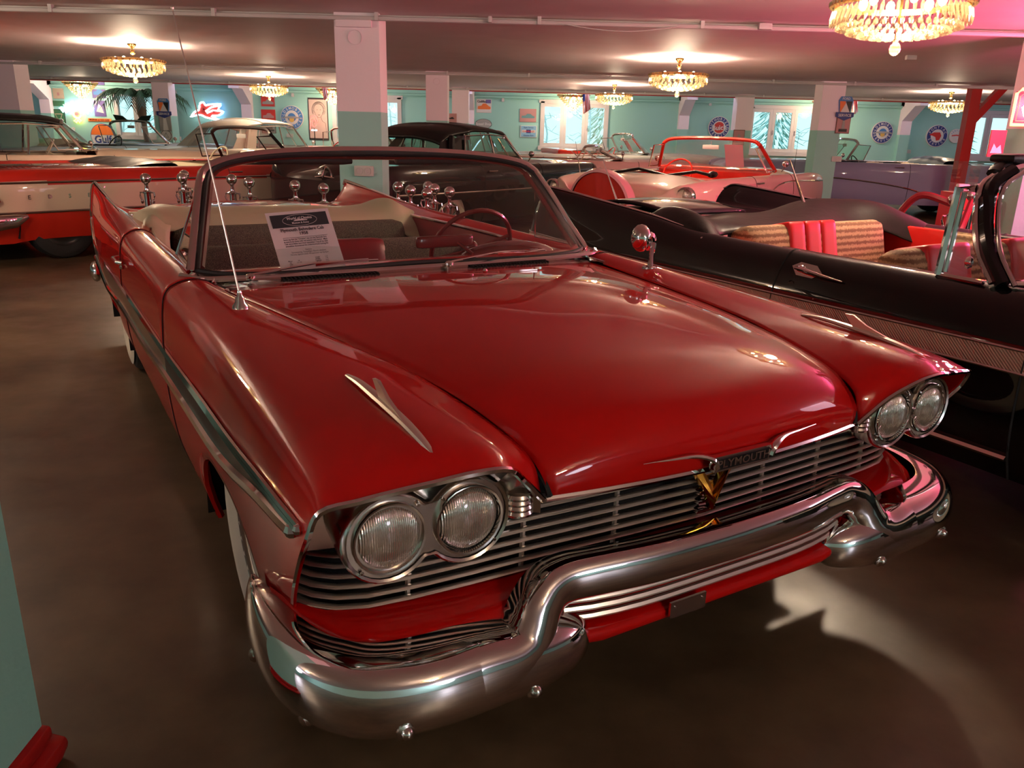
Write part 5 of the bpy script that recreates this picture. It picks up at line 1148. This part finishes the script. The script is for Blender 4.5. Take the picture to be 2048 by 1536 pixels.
        for sg in (-1, 1):
            e = np.array(B[-1])*np.array([1, sg, 1]); top = wstop-.085
            mb = MB(); mb.tube([(xr+.12, sg*wt*.94, top-.01), (xr-.15, sg*hw*.84, belt-.01)], .045, 6); mb.add([(xr+.35, sg*wt*.95, top), (xr-.06, sg*wt*.90, top-.05), (xr-.45, sg*hw*.80, belt-.01), (xr+.10, sg*hw*.84, belt-.01)], [(0, 1, 2, 3)]); obj('rear_pillar', mb, roofc or paint, t, smooth=False)
            mb = MB(); mb.tube([(-.35, sg*wt*1.0, top+.01), (-.40, sg*hw*.855, belt)], .014, 6); obj('centre_pillar', mb, 'chrome', t)
            mb = MB(); mb.tube([tuple(np.array(H[-1])*np.array([1, sg, 1])), (xb-.8, sg*wt*1.01, top+.03), (xr+.4, sg*wt*.97, top+.01), (xr+.15, sg*hw*.85, belt+.01)], .010, 6); obj('window_trim', mb, 'chrome', t)
            mb = MB(); mb.add([(e[0]-.28, e[1], belt), (xb-lean-.25, sg*wt*1.0, top+.02), (xr+.4, sg*wt*.97, top), (xr+.15, sg*hw*.85, belt)], [(0, 1, 2, 3)]); obj('side_window', mb, glass, t, smooth=False)
        mb = MB(); mb.grid([[(xr-.06, wt*.88*v, wstop-.10-.05*abs(v)**3), (xr-.46, hw*.78*v, belt-.01)] for v in np.linspace(-1, 1, 7)]); obj('rear_window', mb, glass, t)
    return t
def sheet_on(label, t, x, y, z, rz=0, w_=.19, h_=.27, lean=-35):
    o = thing('info_sheet', label, 'paper', t.matrix_basis @ Vector((x, y, z)), t.rotation_euler.z+rz)
    mb = MB(); rot = Matrix.Rotation(R(lean), 3, 'Y')
    mb.add([tuple(rot @ Vector(p)) for p in ((0, -w_/2, 0), (0, w_/2, 0), (0, w_/2, h_), (0, -w_/2, h_), (.002, -w_/2, 0), (.002, w_/2, 0), (.002, w_/2, h_), (.002, -w_/2, h_))], [(0, 1, 2, 3), (7, 6, 5, 4), (0, 4, 5, 1), (2, 6, 7, 3), (1, 5, 6, 2), (3, 7, 4, 0)]); obj('sheet', mb, 'paper', o, smooth=False)
    mb = MB(); mb.add([tuple(rot @ Vector(p)) for p in ((.0035, -w_*.42, h_*.76), (.0035, w_*.42, h_*.76), (.0035, w_*.42, h_*.94), (.0035, -w_*.42, h_*.94))], [(0, 1, 2, 3)]); obj('printed_header', mb, 'ink', o, smooth=False)
    return o
spl = lambda z0: (lambda x, z, j: z < z0)
# red car with a white cove
edc = car('convertible_car', 'bright red convertible with a white side panel and cream seats', -4.10, 10.35, 51, L=5.9, wheels=(-1.95, 1.95), cock=(-.75, 1.10), ws=1.12, sx=.70, rarch=.22, bottom=.19, white=False, wcap='black2', doors=(-.1, 1.2), paint='orange', lower='cream', split=lambda x, z, j: j >= 12 and .49 < z < .77, belt=.90, deck=.90, hood=.93, frame='black2', boot='blackvinyl', seats='ivory', inner='ivory', trims=(([(-2.8, .775), (0, .775), (2.7, .77)], .012, 'chrome'), ([(-2.7, .49), (0, .49), (2.7, .49)], .012, 'chrome')), boothgt=.06, wstop=1.33)
mb = MB()
for k, ch in enumerate('EDSEL'): text_on(mb, ch, .055, lambda x, y, z, k=k: (-2.26+.19*k+x, -.962-z, .635+y), bold=True)
obj('side_lettering', mb, 'chrome', edc, smooth=False)
mb = MB(); mb.lathe([(0, -.02), (.04, -.025), (.055, 0), (.06, .01)], 16, (-2.56, -.945, .62), 'Y'); obj('side_lamp', mb, 'chrome', edc)
mb = MB()
for k in range(7): mb.tube([(-1.95-.05*k, -.60+.02*k, .905), (-1.98-.05*k, -.25, .91)], .006, 4)
obj('deck_vents', mb, 'chrome', edc)['kind'] = 'stuff'
mb = MB(); dsweep(mb, [((-2.98, -.80, .40), .085, .05, (-1, 0, 0)), ((-2.95, -.93, .40), .085, .05, (-.7, -.7, 0)), ((-2.7, -.965, .40), .085, .045, (0, -1, 0)), ((-2.42, -.97, .42), .065, .04, (0, -1, 0)), ((-2.30, -.965, .455), .02, .02, (0, -1, 0))], prof); obj('bumper_end', mb, 'chrome', edc)
# sedan with dark roof
sed = car('sedan_car', 'cream sedan with a dark roof and red flank behind the bright red convertible', -6.75, 12.15, 33, L=5.2, paint='cream', lower='orange', split=spl(.80), roof=-1.35, roofc='black2', belt=.90, deck=.90, hood=.96, wstop=1.36, inner='cream', seats='cream', boot=None, trims=(([(-2.5, .81), (0, .81), (2.5, .80)], .010, 'chrome'),))
fcar = car('convertible_car', 'silver blue convertible with raised dark visor flaps before the window', -7.55, 16.2, 57, L=5.0, paint='blue', inner='blackblue', seats='blackblue', boot='silver' and 'ivory', belt=.93, deck=.93, hood=.96, wstop=1.37)
for sg in (-1, 1):
    mb = MB(); mb.prism([(0, 0), (.42, .02), (.50, .12), (.20, .10)], .02, lambda x, z, t, sg=sg: (.10+t, sg*(.12+x), 1.36+z)); obj('visor_flap', mb, 'blackvinyl', fcar, smooth=False)
hdt = car('hardtop_car', 'pale two door hardtop under the winged horse neon', -5.25, 17.5, 62, L=5.0, paint='white', roof=-1.25, belt=.92, deck=.92, hood=.94, wstop=1.40, inner='silver', seats='silver', boot=None)
wcar = car('convertible_car', 'white convertible with red seats half hidden by the mint pillar', -3.3, 17.0, 62, L=4.9, paint='white', inner='orange', seats='orange', boot=None, belt=.93, wstop=1.35)
sheet_on('small paper sheet on the dash of the white convertible by the pillar', wcar, .25, -.25, .97, lean=-35, w_=.22, h_=.28)
# black limousine
lim = car('sedan_car', 'long black sedan with a matt black roof parked past the rope posts', -.80, 11.7, 60, L=5.6, W=1.96, paint='black', roof=-1.30, roofc='black2', belt=.94, deck=.93, hood=.97, wstop=1.37, fin=.05, inner='black2', seats='black2', boot=None, trims=(([(-2.6, .66), (0, .62), (2.5, .60)], .011, 'chrome'),), doors=(-.9, .62), glass='tint')
mb = MB(); mb.ball((-2.35, 0, .80), 1, 20, (.42, .40, .20)); obj('trunk_hump', mb, 'black', lim)
mb = MB(); mb.tube([(-2.72+.04*math.cos(a), .11*math.cos(a), .82+.11*math.sin(a)) for a in np.linspace(0, 2*math.pi, 20, endpoint=False)], .010, 6, closed=True, up=(1, 0, 0)); mb.tube([(-2.72, -.34, .80), (-2.78, 0, .83), (-2.72, .34, .80)], [.003, .014, .003], 6); mb.tube([(-2.74, 0, .93), (-2.80, 0, .83), (-2.76, 0, .72)], [.004, .012, .004], 6, up=(1, 0, 0)); obj('trunk_emblem', mb, 'chrome', lim)
for sg in (-1, 1):
    mb = MB(); mb.ball((-2.72, sg*.80, .80), .045, 12, (1.2, .8, 1)); obj('tail_bullet', mb, 'redvinyl', lim); mb = MB(); mb.lathe([(.05, -.03), (.062, 0), (.05, .03)], 16, (-2.74, sg*.80, .80), 'X'); obj('tail_ring', mb, 'chrome', lim)
car('hardtop_car', 'silver hardtop with a black roof behind the black sedan', -1.3, 17.5, 70, L=4.9, paint='silver', roof=-1.25, roofc='black2', belt=.93, wstop=1.42, inner='silver', seats='silver', boot=None)
# silver convertible with red seats, far
slv = car('convertible_car', 'silver convertible with red seats in front of the back window', 2.15, 17.7, 12, L=5.0, paint='silver', inner='orange', seats='orange', boot=None, belt=.95, deck=.95, hood=.98, wstop=1.36)
mb = MB(); mb.rbox((-1.3, 0, .98), (.5, 1.5, .12), .05, n=6); obj('red_cover', mb, 'orange', slv)
pk = car('convertible_car', 'dusty pink convertible with a cream folded top behind the black sedan', 1.25, 14.6, 9, L=4.5, W=1.8, paint='pink', inner='cream', seats='cream', boot='cream', belt=.93, deck=.93, hood=.95, wstop=1.15, trims=(([(-2.1, .80), (2.1, .78)], .008, 'chrome'),), boothgt=.08)
sheet_on('small paper sheet inside the windshield of the far silver convertible', slv, .25, -.10, 1.0, lean=-35, w_=.22, h_=.28)
# pink and cream with the spare-wheel cover
ford = car('convertible_car', 'pink and cream convertible with orange red windshield frame and spare wheel cover', 2.42, 10.6, 54, L=4.7, W=1.86, paint='cream', lower='pink', split=lambda x, z, j: (j >= 9 and z < .9+.1*(x+.3)), belt=.93, deck=.95, hood=.96, frame='orange', inner='orange', seats='orange', boot=None, dash='orange', wstop=1.345, trims=(([(-2.2, .60), (-.6, .66), (.3, .84), (2.2, .80)], .010, 'chrome'),))
mb = MB(); mb.lathe([(0, -.05), (.33, -.05), (.345, 0), (.33, .08), (0, .08)], 40, (-2.62, 0, .66), 'X'); mb.v = [(x-.13*(z-.66), y, z) for x, y, z in mb.v]; o = obj('spare_cover', mb, 'orange', ford)
mb = MB(); mb.lathe([(.335, -.07), (.36, -.06), (.375, 0), (.36, .09), (.335, .08)], 40, (-2.62, 0, .66), 'X'); mb.v = [(x-.13*(z-.66), y, z) for x, y, z in mb.v]; obj('spare_ring', mb, 'pink', ford)
mb = MB(); pts = [(-1.50, y, .965+.03*math.sin(y*9)) for y in np.linspace(-.7, .7, 9)]; mb.tube(pts, .030, 8, flat=.6); mb.ball((-1.42, -.68, .97), .055, 8, (1.6, 1, .7)); obj('folded_top', mb, 'blackvinyl', ford)
for sg in (-1, 1):
    mb = MB(); mb.ball((-2.30, sg*.80, .78), .085, 14, (.5, .8, 1)); obj('round_tail_lamp', mb, 'lens', ford); mb = MB(); mb.lathe([(.085, 0), (.10, .01), (.10, .05)], 18, (-2.36, sg*.80, .78), 'X'); obj('tail_ring', mb, 'chrome', ford)
mb = MB(); mb.tube([(-1.9, .72, .93), (-2.0, .74, 1.28)], [.006, .002], 6); obj('antenna_mast', mb, 'chrome', ford)
mb = MB(); mb.tube([(1.6, -.60, .93), (1.62, -.60, 1.45)], [.004, .002], 6); obj('antenna_mast', mb, 'black2', ford)
sheet_on('blank backed paper sheet on the dash of the pink and cream convertible', ford, .18, -.30, 1.0, lean=-25, w_=.24, h_=.30)
# lavender
lav = car('convertible_car', 'big lavender blue convertible with dark and cream striped seats', 6.65, 16.05, 176, L=5.6, ws=.74, cock=(-1.3, .70), wheels=(-1.75, 1.30), sx=.2, doors=(-.5, .95), W=1.98, paint='lav', belt=.97, deck=.97, hood=.99, inner='blackblue', seats='blackblue', boot='blackblue', wstop=1.37, trims=(([(2.6, .72), (.9, .70), (-.4, .56), (-1.2, .34)], .014, 'chrome'), ([(-1.15, .34), (-1.7, .62), (-2.5, .66)], .010, 'chrome')), boothgt=.12, glass='tint')
for sg in (-1, 1):
    for x in (-1.05, -.38):
        mb = MB()
        for k in range(3): mb.rbox((x+.01, sg*(.15+.24*k), .90), (.19, .07, .10), .03, n=4)
        obj('cream_stripe', mb, 'cream', lav)
car('convertible_car', 'pale lilac open car with a bent screen near the last window', 12.5, 15.2, 168, L=4.9, paint='lav', belt=.95, deck=.95, hood=.97, inner='white', seats='white', boot='ivory', wstop=1.36)
# the car whose bumper corner enters at the far edge
mb = MB()
# ---- black convertible beside the red one
BK = hero.matrix_basis if False else None
def hloc(x, y): c, s = math.cos(HA), math.sin(HA); return (HX+x*c-y*s, HY+x*s+y*c)
bx, by = hloc(-.62, 2.62)
bk = thing('convertible_car', 'glossy black finned convertible with tan and red seats beside the red car', 'car', (bx, by, 0), HA)
W_ = 1.0; xs = [-2.15, -2.08, -1.9, -1.5, -1.0, -.60, .05, .60, 1.1, 1.6, 2.2, 2.6, 2.72]
fz = [.135, .14, .125, .095, .055, .012, 0, 0, 0, 0, 0, 0, 0]
rows = []
for i, x in enumerate(xs):
    f = fz[i]; k = 1 if 0 < i < 11 else .97
    zb = .885; dd = {0: -.04, 1: -.01, 11: -.03, 12: -.12}.get(i, 0)
    rows.append([(x, 0, .89+dd), (x, .40, .885+dd), (x, .70, .86+dd), (x, .80*k, .865+f*.7+dd), (x, .86*k, .885+f+dd), (x, .90*k, .872+f*.8+dd), (x, .945*k, .82+f*.3), (x, .975*k, .755), (x, .992*k, .70), (x, 1.0*k, .60), (x, .995*k, .46), (x, .975*k, .32), (x, .93*k, .20)])
G0 = crxy(np.array(rows), 10, 4)
for i in range(G0.shape[0]):
    row = G0[i]; c8 = 36; xm = row[-1][0]; zl = row[-1][2]; zb = max(arch(xm, 1.75, .43, .52), arch(xm, -1.05, .42, .36)); z8 = row[c8][2]
    if zb > zl:
        zs = row[c8:, 2].copy(); nz = z8-(z8-zs)*(z8-zb)/(z8-zl); od = np.argsort(zs); row[c8:, 1] = np.interp(nz, zs[od], row[c8:, 1][od]); row[c8:, 2] = nz
DX = .06      # door shut line (local x)
for sg in (-1, 1):
    G = G0.copy(); G[:, :, 1] *= sg; fl = sg > 0; n, m = G.shape[0]-1, G.shape[1]-1
    for nm, x0, x1 in (('rear_fender', -9, DX), ('door', DX, 1.18), ('front_fender', 1.18, 9)):
        mk = [[(x0 <= (G[i, j][0]+G[i+1, j][0])/2 < x1) and j >= 13 for j in range(m)] for i in range(n)]
        mb = MB(); mb.grid(G, mask=mk, flip=fl); obj(nm, mb, 'black', bk, ang=50)
    for nm, f_ in (('trunk_lid', lambda x: x < -1.20), ('hood', lambda x: x > 1.15)):
        mk = [[f_(G[i, j][0]) and j < 13 for j in range(m)] for i in range(n)]
        mb = MB(); mb.grid(G, mask=mk, flip=fl); obj(nm, mb, 'black', bk, ang=50)
    for x in (DX, 1.18):
        i = int(np.argmin(abs(G[:, 20, 0]-x))); mb = MB(); mb.tube([tuple(G[i, j]+np.array([0, sg*.001, 0])) for j in range(14, m+1)], .0045, 4); obj('shut_line', mb, 'dark', bk)
    fin = [tuple(G[i, 16]+np.array([0, 0, .004])) for i in range(G.shape[0]) if G[i, 16, 0] < -.50]
    mb = MB(); N_ = len(fin); mb.tube(fin, [.016-.013*(k/(N_-1))**3 for k in range(N_)], 8, flat=.5); obj('fin_trim', mb, 'chrome', bk)
    # textured side band between bright strips
    rowsb = []; t1 = []; t2 = []
    for i in range(G.shape[0]):
        x = G[i, 30, 0]
        if x < -2.7: continue
        zt = .693+.02*max(0, -x-.6)**1.3; zb2 = .612-.035*max(0, -x-1)
        yy_ = lambda z: np.interp(z, G0[i, 24:, 2][::-1], G0[i, 24:, 1][::-1])
        rowsb.append([(x, sg*(yy_(zt)+.003), zt), (x, sg*(yy_((zt+zb2)/2)+.003), (zt+zb2)/2), (x, sg*(yy_(zb2)+.003), zb2)]); t1.append(rowsb[-1][0]); t2.append(rowsb[-1][2])
    mb = MB(); mb.grid(rowsb, flip=fl); obj('side_band', mb, 'goldmesh', bk)
    mb = MB(); mb.tube(t1, .006, 6); obj('side_trim', mb, 'chrome', bk); mb = MB(); mb.tube(t2, .005, 6); obj('side_trim', mb, 'chrome', bk)
    mb = MB(); mb.tube([tuple(G[i, -4]+np.array([0, sg*.004, 0])) for i in range(G.shape[0]) if -.8 < G[i, 30, 0] < 1.2], .020, 6, flat=.6); obj('sill_trim', mb, 'chrome2', bk)
    ii = [i for i in range(G.shape[0]) if -1.3 < G[i, 12, 0] < 1.25]
    mb = MB(); mb.grid([[tuple(G[i, 13]), (G[i, 12][0], sg*.80, .855), (G[i, 12][0], sg*.79, .60), (G[i, 12][0], sg*.78, .32)] for i in ii]); obj('inner_panel', mb, 'tan', bk)
    mb = MB(); mb.tube([tuple(G[i, 13]+np.array([0, -sg*.01, .004])) for i in ii if G[i, 13, 0] > -.1], .008, 6); obj('belt_trim', mb, 'chrome', bk)
    # handle
    mb = MB(); q = lambda x, z, o=0: (x, sg*(np.interp(z, [.70, .755, .82, .87], [.992, .975, .945, .92])+o), z)
    pl = [q(.11, .825, .005), q(.15, .846, .005), q(.24, .842, .005), q(.28, .815, .005), q(.24, .788, .005), q(.15, .790, .005)]; mb.add(pl, [(0, 1, 2, 3, 4, 5) if sg > 0 else (5, 4, 3, 2, 1, 0)])
    mb.tube([q(.14, .82, .012), q(.18, .822, .024), q(.30, .81, .026), q(.40, .80, .012)], [.012, .015, .012, .005], 8, flat=.7); mb.ball(q(.17, .824, .016), .015, 8)
    obj('door_handle', mb, 'chrome', bk)
    mb = MB(); mb.lathe([(0, .014), (.010, .013), (.013, .004), (.016, 0)], 12, q(.14, .748)[:1]+(q(.14, .748)[1], .748), 'Y'); obj('door_lock', mb, 'chrome2', bk)
mb = MB(); mb.box((0, 0, .30), (2.4, 1.56, .02)); obj('cabin_floor', mb, 'dark', bk)
for x in (-1.05, 1.75):
    for sg in (-1, 1): wheel(bk, x, sg*.80, .335, .20, sgn=sg)
mb = MB(); mb.box((.25, 0, .25), (4.4, 1.6, .02)); obj('underbody', mb, 'dark', bk)
for s in (-1, 1):
    mb = MB(); dsweep(mb, [(((2.80 if s > 0 else -2.25)+s*.05*math.cos(a*1.1), .93*math.sin(a), .44), .08, .06, (s, 0, 0)) for a in np.linspace(-1.45, 1.45, 15)], prof); obj('front_bumper' if s > 0 else 'rear_bumper', mb, 'chrome', bk)
# seats: tan tweed with red middles
def tweed_seat(x, top, nm):
    rear = nm == 'rear_seat'; wv, yc = (1.16, -.06) if rear else (1.30, 0)
    rot = Matrix.Rotation(R(-14), 3, 'Y'); mb = MB(); mb.rbox((x, yc, .70), (.17, wv, top-.46), .06, rot=rot, n=8); mb.rbox((x+.28, yc, .46), (.46, wv, .18), .07, n=8, puff=.02); o = obj(nm, mb, 'tan', bk)
    for y, w1 in ((-.27, .135), (-.14, .135), (-.01, .135)) if rear else ((-.33, .34), (.33, .34)):
        mb = MB(); mb.rbox((x, y, .70), (.186, w1, top-.444), .022, rot=rot, n=8); mb.rbox((x+.28, y, .462), (.47, w1, .19), .022, n=8, puff=.02); obj('red_panel', mb, 'redvinyl', o)
tweed_seat(-.50, .90, 'rear_seat'); tweed_seat(.42, .90, 'front_seat')
mb = MB(); mb.rbox((-.62, .74, .66), (.9, .05, .44), .02, n=4); o = obj('side_trim_panel', mb, 'redvinyl', bk); mb = MB(); mb.lathe([(0, -.03), (.03, -.03), (.036, -.024), (.036, -.02)], 16, (-.42, .735, .70), 'Y'); obj('ashtray_button', mb, 'gold', o)
mb = MB(); mb.rbox((-.62, -.74, .66), (.9, .05, .40), .02, n=4); obj('side_trim_panel', mb, 'redvinyl', bk)
# soft boot over the folded top
ysb = [-.89, -.86, -.78, -.68, -.50, -.2, .1, .4, .58, .70, .80, .87, .90]
zk = [.875, .93, .985, .97, .925, .915, .935, .985, 1.02, 1.0, .965, .935, .89]
fx = [-.42, -.44, -.52, -.62, -.60, -.62, -.62, -.60, -.52, -.42, -.34, -.30, -.30]
zf_ = [.86, .87, .89, .895, .895, .895, .895, .895, .87, .83, .80, .78, .76]
rows = [[(b-.0, y, f-.03), (b-.02, y, f), (b-.12, y, f+(a-f)*.7), (b-.28, y*.99, a), (b-.50, y*.97, a-.02), (-1.22, y*.95, .90), (-1.42, y*.92, .872)] for y, a, b, f in zip(ysb, zk, fx, zf_)]
G_ = crxy(np.array(rows), 4, 4)
for i in range(G_.shape[0]):
    for j in range(G_.shape[1]): G_[i, j, 2] += .008*math.sin(G_[i, j, 1]*11+G_[i, j, 0]*9)
mb = MB(); mb.grid(G_); o = obj('top_boot', mb, 'blackvinyl', bk, ang=60); md = o.modifiers.new('thick', 'SOLIDIFY'); md.thickness = .008
mb = MB()
for k in range(4): mb.ball((-.95+.14*k, -.905, .868), .008, 8)
mb.ball((-.36, .83, .80), .009, 8); obj('snap_fastener', mb, 'chrome', bk)['kind'] = 'stuff'
# raised black panels on the deck
mb = MB(); mb.grid(crxy(np.array([[(-2.05, y, .89), (-1.85, y, .94-.04*abs(y+.2)), (-1.55, y, .945-.05*abs(y+.2)), (-1.25, y, .90)] for y in (-.50, -.3, -.1, .15)]), 4, 4)); o = obj('deck_hump', mb, 'black', bk); md = o.modifiers.new('thick', 'SOLIDIFY'); md.thickness = .02
# aerial at the rear
mb = MB(); mb.tube([(-.95, .38, .93), (-1.135, .38, 1.24)], [.013, .003], 8); obj('antenna_mast', mb, 'chrome', bk)
mb = MB(); mb.tube([(-1.86, -.42, .89), (-2.08, -.42, 1.20)], [.009, .002], 8); obj('antenna_mast', mb, 'chrome', bk)
# windshield
bs = cr1([(1.22, 0, .90), (1.20, -.35, .90), (1.13, -.66, .90), (1.02, -.83, .895), (.96, -.885, .89)], 5); hd = cr1([(.88, 0, 1.315), (.875, -.35, 1.31), (.86, -.60, 1.30), (.86, -.74, 1.275), (.87, -.80, 1.225)], 5)
B = [tuple(p) for p in bs[::-1]]+[(x, -y, z) for x, y, z in bs[1:]]; H = [tuple(p) for p in hd[::-1]]+[(x, -y, z) for x, y, z in hd[1:]]
mb = MB(); mb.grid([[tuple(np.array(b)*(1-s)+np.array(q)*s) for b, q in zip(B, H)] for s in np.linspace(0, 1, 6)]); obj('windshield', mb, 'tint', bk)
def postp(sg): return smooth_path([(.86, sg*.74, 1.285), (.835, sg*.815, 1.225), (.85, sg*.845, 1.12), (.90, sg*.875, 1.0), (.99, sg*.90, .89)], 4)
for sg in (-1, 1):
    mb = MB(); mb.tube([tuple(np.array(p)+[.03, -sg*.004, 0]) for p in postp(sg)], .026, 8); obj('post_shell', mb, 'black', bk); mb = MB(); mb.tube([tuple(np.array(p)+[-.006, sg*.002, 0]) for p in postp(sg)], .014, 8); mb.tube([tuple(np.array(p)+[.068, -sg*.012, 0]) for p in postp(sg)], .009, 8); obj('windshield_post', mb, 'chrome', bk)
    mb = MB(); mb.tube([tuple(np.array(p)+[.025, -sg*.012, 0]) for p in postp(sg)], .010, 8); obj('post_seal', mb, 'rubber', bk)
    y = sg*.885; q = [(.83, sg*.85, 1.215), (.765, sg*.855, 1.215), (.765, y, .885), (.95, sg*.90, .885)]
    mb = MB(); mb.tube([q[0], q[1], q[2]], .016, 6); mb.tube([q[2], q[3]], .010, 6); mb.tube([(.79, sg*.856, 1.20), (.79, sg*.885, .90)], .009, 6); mb.ball((.86, sg*.86, .945), .018, 8, (1, .8, 1.4)); v = obj('vent_window', mb, 'chrome', bk); mb = MB(); mb.add([q[0], q[1], q[2], q[3], (.84, sg*.865, 1.05)], [(0, 1, 2, 3, 4)]); obj('pane', mb, 'glass', v, smooth=False)
mb = MB(); mb.tube(H, .020, 8); mb.tube([tuple(np.array(b)+[.02, 0, -.006]) for b in B], .013, 8); obj('windshield_frame', mb, 'chrome2', bk)
mb = MB(); mb.tube([tuple(np.array(q)+[-.025, 0, .012]) for q in H[3:-3]], .030, 8, flat=.8); mb.rbox((.83, -.50, 1.325), (.10, .46, .035), .015, n=6); obj('header_flap', mb, 'blackvinyl', bk)
mb = MB(); mb.grid([[(1.16, y, .895), (1.02, y, .90), (.92, y, .87), (.92, y, .70)] for y in np.linspace(-.80, .80, 9)]); obj('dashboard', mb, 'black', bk)
c = Vector((.66, .38, .90)); rt = Matrix.Rotation(R(-60), 3, 'Y'); mb = MB(); mb.tube([c+rt @ Vector((.20*math.cos(a), .20*math.sin(a), 0)) for a in np.linspace(0, 2*math.pi, 28, endpoint=False)], .011, 6, closed=True, up=(1, 0, 0)); mb.tube([c, (.95, .38, .74)], .02, 6); obj('steering_wheel', mb, 'redvinyl', bk)
mb = MB(); mb.rbox((.55, .855, .84), (.02, .02, .02), .005, n=2); obj('lock_knob', mb, 'chrome', bk)
# far side window line and ledge
# ---- the printed sheet behind the glass of the red car
hs_ = thing('info_sheet', 'printed white information sheet propped inside the windshield of the red car', 'paper', (HX, HY, 0), HA)
A_, B_, C_, D_ = [np.array(p) for p in ((-1.000, -.559, 1.074), (-1.000, -.326, 1.088), (-.955, -.275, .857), (-.935, -.523, .852))]
def sp(u, v, z=0):      # u across 0..1, v down 0..1
    p = (A_*(1-u)+B_*u)*(1-v)+(D_*(1-u)+C_*u)*v; nrm = np.cross(B_-A_, D_-A_); nrm = nrm/np.linalg.norm(nrm)
    if nrm[0] < 0: nrm = -nrm
    return tuple(p+nrm*z)
mb = MB(); mb.grid([[sp(u, v, .0) for v in (0, 1)] for u in (0, 1)]); mb.grid([[sp(u, v, -.001) for v in (0, 1)] for u in (0, 1)], flip=True); obj('sheet', mb, 'paper', hs_, smooth=False)
mb = MB(); mb.grid([[sp(u, v, .0012) for v in (.045, .245)] for u in (.055, .945)]); obj('printed_header', mb, 'ink', hs_, smooth=False)
frp = lambda x, y, z: sp(.5+x, .5-y, z)
mb = MB(); mb.tube([sp(.5+.27*math.cos(a), .145+.085*math.sin(a), .0022) for a in np.linspace(0, 2*math.pi, 30, endpoint=False)], .0006, 4, closed=True)
text_on(mb, 'World of Classics', .055, frp, at=(0, .385), rot=.0, sx=1.0, z=.002, bold=True); text_on(mb, 'Museum & Autos', .038, frp, at=(0, .315), z=.002, bold=True); mb.prism([(x*.9, y*.9+.355) for x, y in ((-.12, -.012), (-.08, .008), (-.02, .018), (.05, .016), (.08, .004), (.13, 0), (.13, -.012))], .0003, lambda x, y, z: frp(x, y, z+.002)); obj('header_lettering', mb, 'paper', hs_, smooth=False)
mb = MB(); text_on(mb, 'Plymouth Belvedere Cab', .068, frp, at=(0, .212), z=.0015, bold=True, sx=1.0); text_on(mb, '1958', .068, frp, at=(0, .150), z=.0015, bold=True); mb.grid([[sp(u, v, .0015) for v in (.405, .410)] for u in (.16, .86)]); obj('title_lettering', mb, 'ink', hs_, smooth=False)
mb = MB()
for k, s in enumerate(('Some say that the "Christine" was not the Plymouth Fury', 'as everybody thinks with red exterior and interior . Many', 'Cab convertibles were from specialties ! Top all the time', 'smoothline documented the understood and running fot', '', 'Options:', 'Servosteering, Torqueflight, Electric windows,', 'Chrome, Ignition clock, Wraparound rear bumper')):
    if s: text_on(mb, s, .034, frp, at=(.0, .065-.034*k), z=.0015, bold=k < 4, sx=.86)
for k, (a, b) in enumerate((('Motor', 'V8'), ('Hk', '225 HK'), ('Vekt', ''), ('Farge', ''))): text_on(mb, a, .028, frp, at=(-.33, -.27-.026*k), z=.0015, bold=True, sx=.9); b and text_on(mb, b, .028, frp, at=(-.20, -.27-.026*k), z=.0015, sx=.9)
for k, (a, b) in enumerate((('Lengde', '5.24'), ('Bredde', '1.98'), ('Topphast', 'km/t'), ('Modell', 'Orig'))): text_on(mb, a, .028, frp, at=(.10, -.24-.026*k), z=.0015, bold=True, sx=.9); text_on(mb, b, .028, frp, at=(.24, -.24-.026*k), z=.0015, sx=.9)
mb.grid([[sp(u, v, .0015) for v in (.925, .928)] for u in (.42, .64)]); mb.grid([[sp(u, v, .0015) for v in (.94, .943)] for u in (.45, .60)]); obj('small_print', mb, 'ink', hs_, smooth=False)
